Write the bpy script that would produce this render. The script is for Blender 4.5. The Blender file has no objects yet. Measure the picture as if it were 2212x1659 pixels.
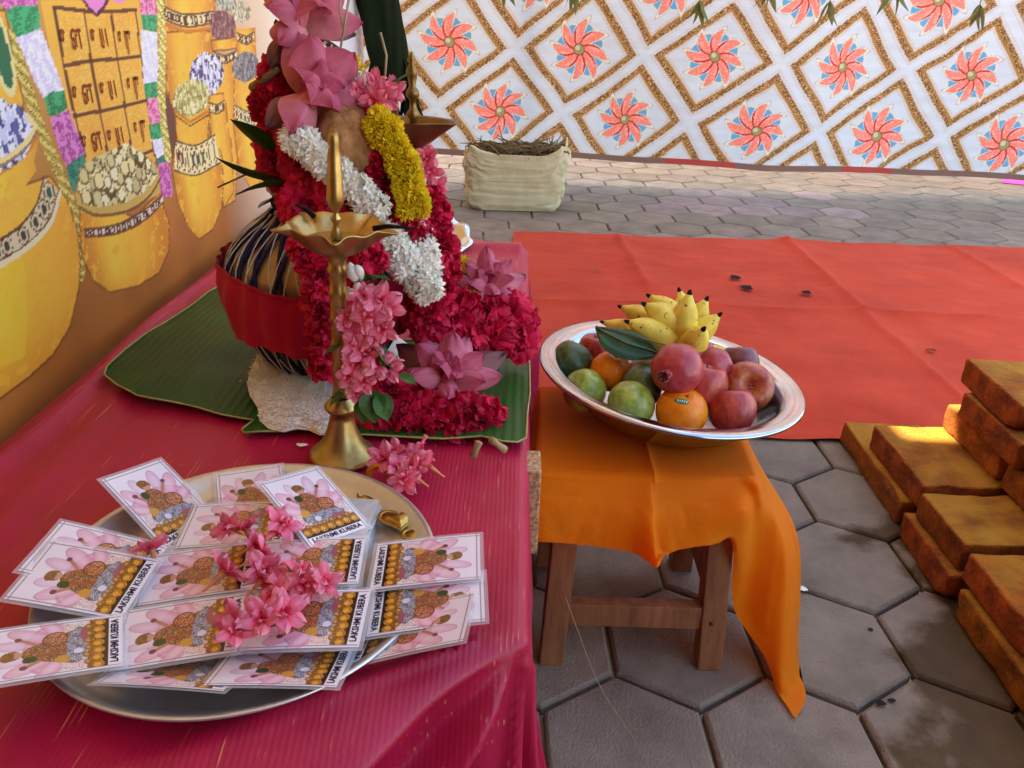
import bpy, bmesh, math, random
import numpy as np
from mathutils import Vector, Matrix, noise, geometry
random.seed(7); rng = np.random.default_rng(11)
PI = math.pi; rad = math.radians
S = bpy.context.scene; COL = S.collection

# ---------------------------------------------------------------- camera
F = 1671.0
PITCH, ROLL = 26.0, 1.8
CAMZ = 1.0
_a, _r = rad(90 - PITCH), rad(ROLL)
RM = Matrix.Rotation(_a, 3, 'X') @ Matrix.Rotation(_r, 3, 'Z')
cam_d = bpy.data.cameras.new('camera'); cam = bpy.data.objects.new('camera', cam_d); COL.objects.link(cam)
cam.matrix_world = Matrix.Translation((0, 0, CAMZ)) @ RM.to_4x4()
cam_d.sensor_width = 36; cam_d.lens = F / 2212 * 36; cam_d.clip_start = 0.02; cam_d.clip_end = 300
S.camera = cam
def ray(u, v): return RM @ Vector(((u - 1106) / F, -(v - 829.5) / F, -1))
def onz(u, v, z):
    d = ray(u, v); return Vector((0, 0, CAMZ)) + d * ((z - CAMZ) / d.z)
def ony(u, v, y):
    d = ray(u, v); return Vector((0, 0, CAMZ)) + d * (y / d.y)
def onx(u, v, x):
    d = ray(u, v); return Vector((0, 0, CAMZ)) + d * (x / d.x)

# ---------------------------------------------------------------- colours and materials
def lin(c):
    if isinstance(c, str): c = [int(c[i:i + 2], 16) / 255 for i in (0, 2, 4)]
    return tuple(x / 12.92 if x <= 0.04045 else ((x + 0.055) / 1.055) ** 2.4 for x in c)
MATS = {}
def M(name, c1=(.5, .5, .5), c2=None, sc=20, rough=.6, metal=0, bump=0, bsc=None, trans=0, sheen=0, coat=0,
      sss=0, attr=None, stretch=None, spec=None, detail=5, lo=.35, hi=.65, rvar=0, tcol=None, bdist=.002):
    m = bpy.data.materials.new(name); m.use_nodes = True; nt = m.node_tree; n = nt.nodes; L = nt.links
    p = n['Principled BSDF']; out = n['Material Output']
    p.inputs['Roughness'].default_value = rough; p.inputs['Metallic'].default_value = metal
    if spec is None and not metal: spec = .22
    if spec is not None: p.inputs['Specular IOR Level'].default_value = spec
    if sheen: p.inputs['Sheen Weight'].default_value = sheen; p.inputs['Sheen Roughness'].default_value = .4
    if coat: p.inputs['Coat Weight'].default_value = coat; p.inputs['Coat Roughness'].default_value = .12
    if sss:
        p.inputs['Subsurface Weight'].default_value = sss; p.inputs['Subsurface Scale'].default_value = .006
    tc = n.new('ShaderNodeTexCoord'); mp = n.new('ShaderNodeMapping'); L.new(tc.outputs['Object'], mp.inputs[0])
    if stretch: mp.inputs['Scale'].default_value = stretch
    col = None
    if attr:
        a = n.new('ShaderNodeAttribute'); a.attribute_name = attr; col = a.outputs['Color']
    if c2 is not None:
        nz = n.new('ShaderNodeTexNoise'); nz.inputs['Scale'].default_value = sc; nz.inputs['Detail'].default_value = detail
        nz.inputs['Roughness'].default_value = .65
        L.new(mp.outputs[0], nz.inputs[0])
        cr = n.new('ShaderNodeValToRGB'); cr.color_ramp.elements[0].position = lo; cr.color_ramp.elements[1].position = hi
        cr.color_ramp.elements[0].color = (*c1, 1); cr.color_ramp.elements[1].color = (*c2, 1)
        L.new(nz.outputs[0], cr.inputs[0])
        if col is None: col = cr.outputs[0]
        else:
            mx = n.new('ShaderNodeMix'); mx.data_type = 'RGBA'; mx.blend_type = 'MULTIPLY'; mx.inputs[0].default_value = 1
            L.new(col, mx.inputs[6]); L.new(cr.outputs[0], mx.inputs[7]); col = mx.outputs[2]
        if rvar:
            mr = n.new('ShaderNodeMapRange'); mr.inputs[3].default_value = max(0, rough - rvar); mr.inputs[4].default_value = min(1, rough + rvar)
            L.new(nz.outputs[0], mr.inputs[0]); L.new(mr.outputs[0], p.inputs['Roughness'])
    if col is None: p.inputs['Base Color'].default_value = (*c1, 1)
    else: L.new(col, p.inputs['Base Color'])
    bo = None
    if bump:
        bn = n.new('ShaderNodeTexNoise'); bn.inputs['Scale'].default_value = bsc or sc * 3; bn.inputs['Detail'].default_value = 6
        L.new(mp.outputs[0], bn.inputs[0])
        b = n.new('ShaderNodeBump'); b.inputs['Strength'].default_value = bump; b.inputs['Distance'].default_value = bdist
        L.new(bn.outputs[0], b.inputs['Height']); L.new(b.outputs[0], p.inputs['Normal']); bo = b.outputs[0]
    if trans:
        t = n.new('ShaderNodeBsdfTranslucent'); ms = n.new('ShaderNodeMixShader'); ms.inputs[0].default_value = trans
        if tcol: t.inputs[0].default_value = (*tcol, 1)
        elif col is None: t.inputs[0].default_value = (*c1, 1)
        else: L.new(col, t.inputs[0])
        L.new(p.outputs[0], ms.inputs[1]); L.new(t.outputs[0], ms.inputs[2]); L.new(ms.outputs[0], out.inputs[0])
        if bo: L.new(bo, t.inputs['Normal'])
    MATS[name] = m
    return m

# ---------------------------------------------------------------- mesh helpers
def tag(o, label=None, cat=None, group=None, kind=None):
    if label: o['label'] = label
    if cat: o['category'] = cat
    if group: o['group'] = group
    if kind: o['kind'] = kind
    return o
def empty(name, loc=(0, 0, 0), label=None, cat=None, group=None, rot=None):
    o = bpy.data.objects.new(name, None); o.empty_display_size = .02; COL.objects.link(o); o.location = loc
    if rot is not None: o.rotation_euler = rot
    return tag(o, label, cat, group)
def link(name, me, parent=None, loc=None, rot=None, scale=None):
    o = bpy.data.objects.new(name, me); COL.objects.link(o)
    if parent is not None: o.parent = parent
    if loc is not None: o.location = loc
    if rot is not None: o.rotation_euler = rot
    if scale is not None: o.scale = (scale,) * 3 if isinstance(scale, (int, float)) else scale
    return o
class MB:
    def __init__(s): s.v = []; s.f = []; s.c = []; s.mi = []; s.n = 0
    def add(s, v, f, mat=None, col=None, mi=0):
        v = np.asarray(v, float)
        if mat is not None:
            m = np.array(mat); v = v @ m[:3, :3].T + m[:3, 3]
        s.v.append(v)
        s.f += [tuple(i + s.n for i in q) for q in f]; s.mi += [mi] * len(f)
        k = len(v)
        if col is None: col = (1, 1, 1)
        col = np.asarray(col, float)
        if col.ndim == 1: col = np.tile(col[:3], (k, 1))
        s.c.append(col); s.n += k; return s
    def mesh(s, name, mats, smooth=True):
        me = bpy.data.meshes.new(name)
        V = np.concatenate(s.v)
        me.from_pydata(V.tolist(), [], s.f)
        for m in (mats if isinstance(mats, (list, tuple)) else [mats]): me.materials.append(m)
        at = me.color_attributes.new('Col', 'FLOAT_COLOR', 'POINT')
        Cc = np.concatenate(s.c); Cc = np.hstack([Cc, np.ones((len(Cc), 1))])
        at.data.foreach_set('color', Cc.ravel().astype(np.float32))
        me.polygons.foreach_set('use_smooth', [smooth] * len(me.polygons))
        me.polygons.foreach_set('material_index', s.mi)
        me.update(); return me
    def build(s, name, mats, parent=None, smooth=True, **k):
        return link(name, s.mesh(name, mats, smooth), parent, **k)
def gridf(nu, nv, wrap=False):
    f = []
    for i in range(nu if wrap else nu - 1):
        for j in range(nv - 1):
            a = i * nv + j; b = ((i + 1) % nu) * nv + j; f.append((a, b, b + 1, a + 1))
    return f
def grid_np(nu, nv):
    i, j = np.meshgrid(np.arange(nu - 1), np.arange(nv - 1), indexing='ij'); a = (i * nv + j).ravel()
    return np.stack([a, a + nv, a + nv + 1, a + 1], 1)
def fast_grid(name, P, mat, colors=None, smooth=True, parent=None):
    nu, nv = P.shape[:2]; q = grid_np(nu, nv)
    me = bpy.data.meshes.new(name); me.vertices.add(nu * nv); me.vertices.foreach_set('co', P.reshape(-1).astype(np.float32))
    me.loops.add(len(q) * 4); me.loops.foreach_set('vertex_index', q.ravel().astype(np.int32))
    me.polygons.add(len(q)); me.polygons.foreach_set('loop_start', (np.arange(len(q)) * 4).astype(np.int32))
    me.update(calc_edges=True); me.validate()
    me.polygons.foreach_set('use_smooth', [smooth] * len(me.polygons))
    me.materials.append(mat)
    if colors is not None:
        at = me.color_attributes.new('Col', 'FLOAT_COLOR', 'POINT')
        c = np.concatenate([colors.reshape(-1, 3), np.ones((nu * nv, 1))], 1)
        at.data.foreach_set('color', c.ravel().astype(np.float32))
    return link(name, me, parent)
def lathe(prof, n=40, lobes=0, amp=0, lz=0):
    v = []; prof = list(prof)
    for i in range(n):
        t = 2 * PI * i / n
        for (r, z, *w) in prof:
            k = w[0] if w else 0
            rr = r * (1 + amp * k * math.cos(lobes * t)) if lobes else r
            zz = z + (lz * k * math.cos(lobes * t) if lobes else 0)
            v.append((rr * math.cos(t), rr * math.sin(t), zz))
    return v, gridf(n, len(prof), True)
def tube(pts, r, n=8, cap=True):
    pts = [Vector(p) for p in pts]; m = len(pts); v = []
    rs = r if isinstance(r, (list, tuple)) else [r] * m
    up = Vector((0, 0, 1)); prev = None
    for i, p in enumerate(pts):
        t = (pts[min(i + 1, m - 1)] - pts[max(i - 1, 0)]).normalized()
        if prev is None:
            a = t.cross(up)
            if a.length < .1: a = t.cross(Vector((1, 0, 0)))
            a.normalize()
        else:
            a = (prev - t * prev.dot(t)).normalized()
        prev = a; b = t.cross(a)
        for k in range(n):
            th = 2 * PI * k / n; v.append(p + (a * math.cos(th) + b * math.sin(th)) * rs[i])
    f = []
    for i in range(m - 1):
        for k in range(n):
            f.append((i * n + k, i * n + (k + 1) % n, (i + 1) * n + (k + 1) % n, (i + 1) * n + k))
    if cap: f += [tuple(range(n))[::-1], tuple((m - 1) * n + k for k in range(n))]
    return [tuple(x) for x in v], f
def box(sx, sy, sz, c=(0, 0, 0), bev=.002):
    bm = bmesh.new(); bmesh.ops.create_cube(bm, size=1)
    bmesh.ops.scale(bm, vec=(sx, sy, sz), verts=bm.verts)
    if bev: bmesh.ops.bevel(bm, geom=bm.edges[:], offset=bev, segments=2, affect='EDGES', profile=.6)
    bmesh.ops.translate(bm, vec=c, verts=bm.verts)
    v = [tuple(x.co) for x in bm.verts]; f = [tuple(w.index for w in q.verts) for q in bm.faces]; bm.free(); return v, f
def frame(d, up=(0, 0, 1), roll=0):
    z = Vector(d).normalized(); x = Vector(up).cross(z)
    if x.length < .05: x = Vector((1, 0, 0)).cross(z)
    x.normalize(); y = z.cross(x)
    return Matrix((x, y, z)).transposed() @ Matrix.Rotation(roll, 3, 'Z')
def TM(loc, d=(0, 0, 1), roll=0, s=1):
    return Matrix.Translation(loc) @ frame(d, roll=roll).to_4x4() @ Matrix.Diagonal((s, s, s, 1))
def crom(P, n):
    """Catmull-Rom through a list of points, n samples"""
    P = np.asarray(P, float); m = len(P); t = np.linspace(0, m - 1, n); i = np.minimum(t.astype(int), m - 2); f = (t - i)[:, None]
    g = lambda k: P[np.clip(k, 0, m - 1)]
    p0 = np.where((i == 0)[:, None], 2 * P[0] - P[1], g(i - 1)); p1 = g(i); p2 = g(i + 1)
    p3 = np.where((i == m - 2)[:, None], 2 * P[-1] - P[-2], g(i + 2))
    return .5 * ((2 * p1) + (-p0 + p2) * f + (2 * p0 - 5 * p1 + 4 * p2 - p3) * f ** 2 + (-p0 + 3 * p1 - 3 * p2 + p3) * f ** 3)
def loft(ctrl, nu, nv):
    """ctrl: rows of control points (same count) -> (nu,nv,3)"""
    rows = np.array([crom(r, nv) for r in ctrl])
    return np.stack([crom(rows[:, j], nu) for j in range(nv)], 1)
def fbm(X, Y, sc, seed=0, oct=4):
    r = np.zeros(X.shape); a = 1; g = np.random.default_rng(seed)
    for o in range(oct):
        for k in range(4):
            th = g.uniform(0, 2 * PI); ph = g.uniform(0, 2 * PI); f = sc * (2 ** o) * g.uniform(.7, 1.3)
            r += a * .25 * np.sin(2 * PI * f * (X * math.cos(th) + Y * math.sin(th)) + ph + 1.5 * np.sin(f * 2 * (X * math.sin(th) - Y * math.cos(th)) + ph))
        a *= .5
    return r
def cdt_sheet(outline, res, zf):
    """fill a 2D outline with an even triangle mesh; zf(x,y)->z"""
    ol = []
    n = len(outline)
    for i in range(n):
        a = Vector(outline[i][:2]); b = Vector(outline[(i + 1) % n][:2]); k = max(1, int((b - a).length / res))
        ol += [a.lerp(b, j / k) for j in range(k)]
    xs = [p.x for p in ol]; ys = [p.y for p in ol]; pts = list(ol); m = len(ol)
    def inside(x, y):
        c = False
        for i in range(m):
            a, b = ol[i], ol[i - 1]
            if (a.y > y) != (b.y > y) and x < (b.x - a.x) * (y - a.y) / (b.y - a.y) + a.x: c = not c
        return c
    y = min(ys) + res * .5; row = 0
    while y < max(ys):
        x = min(xs) + (res * .5 if row % 2 else 0)
        while x < max(xs):
            if inside(x, y) and min((p - Vector((x, y))).length_squared for p in ol) > (res * .5) ** 2: pts.append(Vector((x, y)))
            x += res
        y += res * .87; row += 1
    V, E, Fc, *_ = geometry.delaunay_2d_cdt(pts, [(i, (i + 1) % m) for i in range(m)], [list(range(m))], 1, 1e-6)
    return [(p.x, p.y, zf(p.x, p.y)) for p in V], [tuple(f) for f in Fc], ol

# ---------------------------------------------------------------- printed artwork painted into vertex colours of a fine sheet
class Canvas:
    def __init__(s, X, Y, bg):
        s.X, s.Y = X, Y; s.c = np.empty(X.shape + (3,)); s.c[:] = bg
    def put(s, m, col, a=1.0):
        m = np.clip(m * a, 0, 1)[..., None] if m.dtype != bool else (m * a)[..., None]
        s.c = s.c * (1 - m) + np.asarray(col) * m
    def poly(s, P):
        P = np.asarray(P)[:, :2]; ins = np.zeros(s.X.shape, bool)
        for i in range(len(P)):
            (x1, y1), (x2, y2) = P[i], P[i - 1]
            if y1 == y2: continue
            ins ^= ((y1 > s.Y) != (y2 > s.Y)) & (s.X < (x2 - x1) * (s.Y - y1) / (y2 - y1) + x1)
        return ins
    def dist(s, P):
        P = np.asarray(P)[:, :2]; d = np.full(s.X.shape, 1e9)
        for a, b in zip(P[:-1], P[1:]):
            ab = b - a; L = ab @ ab + 1e-12
            t = np.clip(((s.X - a[0]) * ab[0] + (s.Y - a[1]) * ab[1]) / L, 0, 1)
            d = np.minimum(d, np.hypot(s.X - a[0] - t * ab[0], s.Y - a[1] - t * ab[1]))
        return d
    def line(s, P, w, col, a=1): s.put(s.dist(P) < w / 2, col, a)
    def ell(s, c, rx, ry): return ((s.X - c[0]) / rx) ** 2 + ((s.Y - c[1]) / ry) ** 2 < 1
def text_mesh(txt, size, extrude=0, offset=0.0):
    cu = bpy.data.curves.new('txt', 'FONT'); cu.body = txt; cu.size = size; cu.align_x = 'CENTER'; cu.align_y = 'CENTER'
    cu.extrude = extrude; cu.offset = offset; cu.resolution_u = 2
    o = bpy.data.objects.new('txt', cu); COL.objects.link(o)
    dg = bpy.context.evaluated_depsgraph_get(); me = bpy.data.meshes.new_from_object(o.evaluated_get(dg))
    v = [tuple(x.co) for x in me.vertices]; f = [tuple(p.vertices) for p in me.polygons]
    bpy.data.objects.remove(o); bpy.data.curves.remove(cu); bpy.data.meshes.remove(me)
    return v, f
EXPO = 2.4
CTR, BTR = .06, .2
CURX = -.6
CAN = (-2.8, .6, -1.4, 5.1); CANZ = 2.5
GAPS = [(-.1, 3.22, .3, .06), (-.3, 4.68, 1.7, .55)]  # canopy openings placed to drop a sun patch and let skylight in
# ================================================================= light and sky
W = bpy.data.worlds.new('World'); S.world = W; W.use_nodes = True
wn = W.node_tree.nodes; sky = wn.new('ShaderNodeTexSky'); sky.sky_type = 'NISHITA'; sky.sun_disc = False
SUN_EL, SUN_AZ = 50.0, -40.0       # azimuth measured from +Y towards +X
sky.sun_elevation = rad(SUN_EL); sky.sun_rotation = rad(SUN_AZ); sky.altitude = 50; sky.air_density = 1.2; sky.dust_density = 2.5
W.node_tree.links.new(sky.outputs[0], wn['Background'].inputs[0]); wn['Background'].inputs[1].default_value = .15
sd = bpy.data.lights.new('sun', 'SUN'); sd.energy = 4.5; sd.angle = rad(.6); sd.color = (1, .93, .82)
sun = bpy.data.objects.new('sun', sd); COL.objects.link(sun)
tos = Vector((math.sin(rad(SUN_AZ)) * math.cos(rad(SUN_EL)), math.cos(rad(SUN_AZ)) * math.cos(rad(SUN_EL)), math.sin(rad(SUN_EL))))
sun.matrix_world = Matrix.Translation((3, 3, 5)) @ frame(tos).to_4x4()
S.view_settings.view_transform = 'Standard'; S.view_settings.look = 'None'; S.view_settings.gamma = 1
S.view_settings.exposure = EXPO
S.cycles.max_bounces = 8; S.cycles.diffuse_bounces = 5; S.cycles.transparent_max_bounces = 12; S.cycles.use_denoising = True
S.cycles.sample_clamp_indirect = 6

# ================================================================= ground
gm = M('sand', lin('a99a80'), lin('c8bba0'), sc=6, rough=.95, bump=.4)
x = np.concatenate([[-80, -20, -8], np.linspace(-5, 8, 40), [12, 25, 80]]); y = np.concatenate([[-60, -20, -6], np.linspace(-3, 12, 40), [20, 50, 120]])
X, Y = np.meshgrid(x, y, indexing='ij'); Z = -.02 + 0 * X
tag(fast_grid('ground', np.stack([X, Y, Z], -1), gm), kind='structure')
# hexagonal pavers
pm = M('paver', (.6, .58, .55), (1.2, 1.18, 1.14), sc=7, rough=.85, bump=.8, bsc=220, attr='Col', lo=.28, hi=.72, rvar=.1, detail=12, bdist=.004)
# damp patches along the brick stack
nt = pm.node_tree; n = nt.nodes; L = nt.links; pb = n['Principled BSDF']
src = pb.inputs['Base Color'].links[0].from_socket
geo = n.new('ShaderNodeNewGeometry'); sep = n.new('ShaderNodeSeparateXYZ'); L.new(geo.outputs['Position'], sep.inputs[0])
nz = n.new('ShaderNodeTexNoise'); nz.inputs['Scale'].default_value = 5.5; nz.inputs['Detail'].default_value = 7; L.new(geo.outputs['Position'], nz.inputs[0])
def mth(op, a, b):
    q = n.new('ShaderNodeMath'); q.operation = op
    for i, t in enumerate((a, b)):
        if isinstance(t, (int, float)): q.inputs[i].default_value = t
        else: L.new(t, q.inputs[i])
    return q.outputs[0]
e = mth('ADD', mth('MULTIPLY', mth('SUBTRACT', nz.outputs[0], .5), .50), mth('SUBTRACT', sep.outputs[0], .79))
e = mth('SUBTRACT', e, mth('MULTIPLY', mth('MAXIMUM', mth('SUBTRACT', sep.outputs[1], 1.35), 0), 1.2))
e = mth('ADD', e, mth('MULTIPLY', mth('MAXIMUM', mth('SUBTRACT', 1.12, sep.outputs[1]), 0), .32))
mr = n.new('ShaderNodeMapRange'); mr.inputs[1].default_value = -.05; mr.inputs[2].default_value = .0; L.new(e, mr.inputs[0])
mx = n.new('ShaderNodeMix'); mx.data_type = 'RGBA'; mx.blend_type = 'MULTIPLY'; L.new(mr.outputs[0], mx.inputs[0]); L.new(src, mx.inputs[6])
mx.inputs[7].default_value = (.36, .28, .17, 1); L.new(mx.outputs[2], pb.inputs['Base Color'])
HR = .1475; rot = rad(2.0); c0 = Vector((.193, .956 - HR)); mb = MB()
ax = Vector((HR * math.sqrt(3), 0)); ay = Vector((HR * math.sqrt(3) / 2, HR * 1.5))
rt = Matrix.Rotation(rot, 2)
pink = {}
hexes = []
for j in range(-14, 46):
    for i in range(-26, 40):
        q = c0 + rt @ (ax * (i - (j // 2)) + ay * j)
        if -3.2 < q.x < 6.5 and -2.2 < q.y < 8.5: hexes.append(q)
pc = onz(1600, 435, 0)
for q in hexes:
    b = random.uniform(.86, 1.1); base = np.array(lin('8c7e6e')) * b
    if abs(q.x - pc.x) < .62 and abs(q.y - pc.y) < .34 and random.random() < .75: base = np.array(lin('98857f')) * b
    base = base * np.array([random.uniform(.97, 1.04), 1, random.uniform(.95, 1.04)])
    tz = random.uniform(-.0012, .0012); tx, ty = random.uniform(-.006, .006), random.uniform(-.006, .006)
    v = []; ro = HR - .0042
    for (r_, z_) in ((ro, -.02), (ro, -.006), (ro - .003, -.0025), (ro - .007, 0)):
        for k in range(6):
            t = PI / 2 + k * PI / 3 + rot; vx, vy = r_ * math.cos(t), r_ * math.sin(t)
            v.append((q.x + vx, q.y + vy, z_ + tz + (tx * vx + ty * vy if z_ > -.01 else 0)))
    f = [(a * 6 + k, a * 6 + (k + 1) % 6, (a + 1) * 6 + (k + 1) % 6, (a + 1) * 6 + k) for a in range(3) for k in range(6)] + [tuple(18 + k for k in range(6))]
    mb.add(v, f, col=base)
tag(mb.build('pavement', pm, smooth=False), kind='structure')

# ================================================================= canopy with poles, its edges and gaps shaped to steer the light
cm = M('canopy_cloth', lin('d8ccb8'), lin('cfbfa4'), sc=3, rough=.9, trans=CTR, tcol=lin('ffe2b8'), bump=.3, bsc=300)
can = empty('canopy', (1, 2, 2.5), 'unseen cream cloth canopy overhead, cut and gapped to shape the light', 'canopy')
x = np.linspace(CAN[0], CAN[1], 60); y = np.linspace(CAN[2], CAN[3], 60); X, Y = np.meshgrid(x, y, indexing='ij')
Z = CANZ + .05 * np.sin(X * 2.1) * np.sin(Y * 1.7) + .02 * np.sin(X * 9 + Y)
P = np.stack([X - 1, Y - 2, Z - 2.5], -1)
q = grid_np(60, 60)
keep = np.ones(len(q), bool)
cxy = P.reshape(-1, 3)[q].mean(1) + np.array([1, 2, 2.5])
for (gx, gy, w, h) in GAPS: keep &= ~((abs(cxy[:, 0] - gx) < w) & (abs(cxy[:, 1] - gy) < h))
mb = MB(); mb.add(P.reshape(-1, 3), q[keep].tolist()); mb.build('roof_cloth', cm, can)
wood = M('pole_wood', lin('8a6a45'), lin('a98a60'), sc=8, stretch=(1, 1, .1), rough=.8)
for (px_, py_) in ((CAN[0] + .1, CAN[2] + .1), (CAN[1] - .1, CAN[2] + .1), (.0, CAN[3] + .02), (-1.9, CAN[3] + .02)):
    v, f = tube([(px_ - 1, py_ - 2, -2.5), (px_ - 1, py_ - 2, CANZ - 2.5 + .02)], .03, 10)
    MB().add(v, f).build('pole', wood, can)

# an unseen second roof, added to keep sun off the yard behind the backdrop
sroof = empty('shade_roof', (2.5, 8.5, 3.2), 'pale cloth roof added unseen to shade the yard behind the printed backdrop', 'shade_roof')
x = np.linspace(-5.1, 4.4, 30); y = np.linspace(-2.3, 3, 20); X, Y = np.meshgrid(x, y, indexing='ij')
fast_grid('roof_cloth', np.stack([X, Y, .05 * np.sin(2 * X)], -1), M('shade_roof_cloth', lin('d8d0c4'), rough=.9, trans=.35), parent=sroof)
for a, b in ((-5.0, -2.2), (4.3, -2.2), (4.3, 2.9), (-5.0, 2.9)):
    v, f = tube([(a, b, -3.2), (a, b, .06)], .03, 8); MB().add(v, f).build('pole', wood, sroof)
# unseen curtains added left and behind the camera to cut the flat fill
cum = M('light_block_cloth', lin('8a4a3c'), lin('7a3c34'), sc=4, rough=.9)
t = np.linspace(0, 1, 160); h = np.linspace(.02, CANZ - .02, 12)
for (A, B, lb) in (((CAN[0] + .15, CAN[2] + .1), (CAN[1] - CURX, CAN[2] + .1), 'maroon curtain added unseen behind the camera to cut the fill light'), ((CAN[0] + .1, CAN[2] + .2), (CAN[0] + .1, CAN[3] - .3), 'maroon curtain added unseen left of the banner to cut the fill light')):
    A, B = np.array(A), np.array(B); d = B - A; nn0 = np.array([-d[1], d[0]]) / np.linalg.norm(d); T2, H2 = np.meshgrid(t, h, indexing='ij')
    w = .04 * np.sin(T2 * 90 + .5 * np.sin(H2 * 2)); P = np.stack([A[0] + d[0] * T2 + nn0[0] * w, A[1] + d[1] * T2 + nn0[1] * w, H2], -1)
    tag(fast_grid('light_block_curtain', P, cum), lb, 'curtain')
# ================================================================= printed back cloth
YC = 5.0
pts = [(983,90,0,0),(1252,110,1,0),(1535,130,2,0),(1815,145,3,0),(2097,160,4,0),(1077,245,0,1),(1347,255,1,1),(1620,280,2,1),(1903,290,3,1),(2175,310,4,1)]
A_ = np.array([[1, i, j] for _, _, i, j in pts], float); Wd = np.array([[ony(u, v, YC).x, ony(u, v, YC).z] for u, v, _, _ in pts])
sol = np.linalg.lstsq(A_, Wd, rcond=None)[0]; O_, va, vb = sol; vc = va - vb
xs = np.concatenate([np.linspace(-3.2, -1.72, 40), np.linspace(-1.7, 4.9, 1400)]); zt = np.concatenate([np.linspace(0, 1.12, 270), np.linspace(1.2, 3.95, 11)])  # unseen upper and left reach added to keep sun off the floor
X, T = np.meshgrid(xs, zt, indexing='ij')
hem = .155 - .0125 * (X + .6) + .004 * np.sin(X * 7)
Z = hem + T
dis = .022 * fbm(X, Z, .9, 3, 3); XX, ZZ = X + dis, Z + .018 * fbm(X, Z, 1.1, 4, 3)
inv = np.linalg.inv(np.array([vb, vc]).T)
st = np.stack([XX - O_[0], ZZ - O_[1]], -1) @ inv.T
s_ = st[..., 0]; t_ = st[..., 1]; fs = s_ - np.round(s_); ft = t_ - np.round(t_); mxx = np.maximum(abs(fs), abs(ft))
g = rng.random(X.shape)
cv = Canvas(X, Z, lin('e9ebee')); W0 = np.array(lin('c8cbcf'))
cv.c[:] = W0 * (1 + .05 * fbm(X * .3, Z * 3, 4, 5, 3))[..., None]
band = (mxx > .358) & (mxx < .432)
cv.put(band, lin('a8783c'))
sp = (mxx > .380) & (mxx < .432)
cv.put(sp & (g < .55), lin('6f4a2c')); cv.put(sp & (g > .85), lin('d9b07a'))
for m0 in (.336, .349, .44, .459): cv.put(abs(mxx - m0) < .0040, lin('c9a98a'), .8)
cx = O_[0] + np.round(s_) * vb[0] + np.round(t_) * vc[0]; cz = O_[1] + np.round(s_) * vb[1] + np.round(t_) * vc[1]
dx, dz = XX - cx, ZZ - cz; r = np.hypot(dx, dz) / .88; th = np.arctan2(dz, dx) + .25
rr = 1.06
bl = (r < .148 * rr + .012 * np.cos(8 * th)); N8 = 8
lob = np.abs(((th * N8 / (2 * PI) + .5) % 1) - .5) * 2      # 0 at lobe centre
lobr = .165 * rr - .020 * lob ** 2
cv.put((r < lobr) & (r > .05), lin('d8cdb8')); cv.put(r < lobr - .014, lin('e2dccf'))
cv.put((r < lobr - .014) & (r > .085) & (lob < .86), lin('5c9fc6'))
thp = th + 3.4 * (r - .09); pt = np.abs(((thp * N8 / (2 * PI)) % 1) - .5) * 2            # 0 at petal centre
pr = lambda R: R * (1 - .60 * pt ** 1.3)
cv.put(r < pr(.205 * rr), lin('b8a68c')); cv.put(r < pr(.197 * rr), lin('ddd3c4'))
cv.put(r < pr(.180 * rr) + .0, lin('b9a087')); pet = (r < pr(.173 * rr))
cv.put(pet, lin('ec7a66')); cv.put(pet & (g > .7), lin('f29888'))
cv.put(pet & (g > .4) & (r > .06) & (((th * N8 / (2 * PI) + .9 * r / .17) % 1) < .25) & (r < .13), lin('f8a89c'))
sw = ((th * N8 / (2 * PI) + 4.5 * (r - .03)) % 1)
cv.put((r < .125 * rr) & (r > .03) & (sw < .30 * (1.2 - r / .13)), lin('b8281c'))
cv.put(r < .036, lin('5d4a2a')); cv.put(r < .031, lin('a08a5e')); cv.put(np.hypot(dx + .008, dz - .008) < .014, lin('cdbb94'))
edge = (T < .035); cv.put(edge, np.array(lin('7a5c50'))); cv.put(edge & (fbm(X, Z * 0, 1.3, 9, 2) > .45), lin('a8433a'))
wv = .006 * fbm(X * .25, Z, 5, 77, 4) * np.clip(fbm(X, Z, .6, 78, 2) + .6, 0, 1.5) + .003 * fbm(X * .8, Z * 1.5, 3, 79, 3) + .045 * np.sin(X * 3.1 + .6 * Z) + .012 * fbm(X, Z * .35, 1.2, 8, 3) + .03 * np.sin(1.3 * X + 2)
bcm = M('back_cloth_print', (.5, .5, .5), rough=.85, attr='Col', trans=BTR, bump=.12, bsc=60, sheen=.2)
bc = fast_grid('back_cloth', np.stack([X, YC + wv, Z], -1), bcm, cv.c)
tag(bc, 'white hanging cloth printed with coral flowers inside brown diamond frames', 'cloth backdrop')
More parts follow.
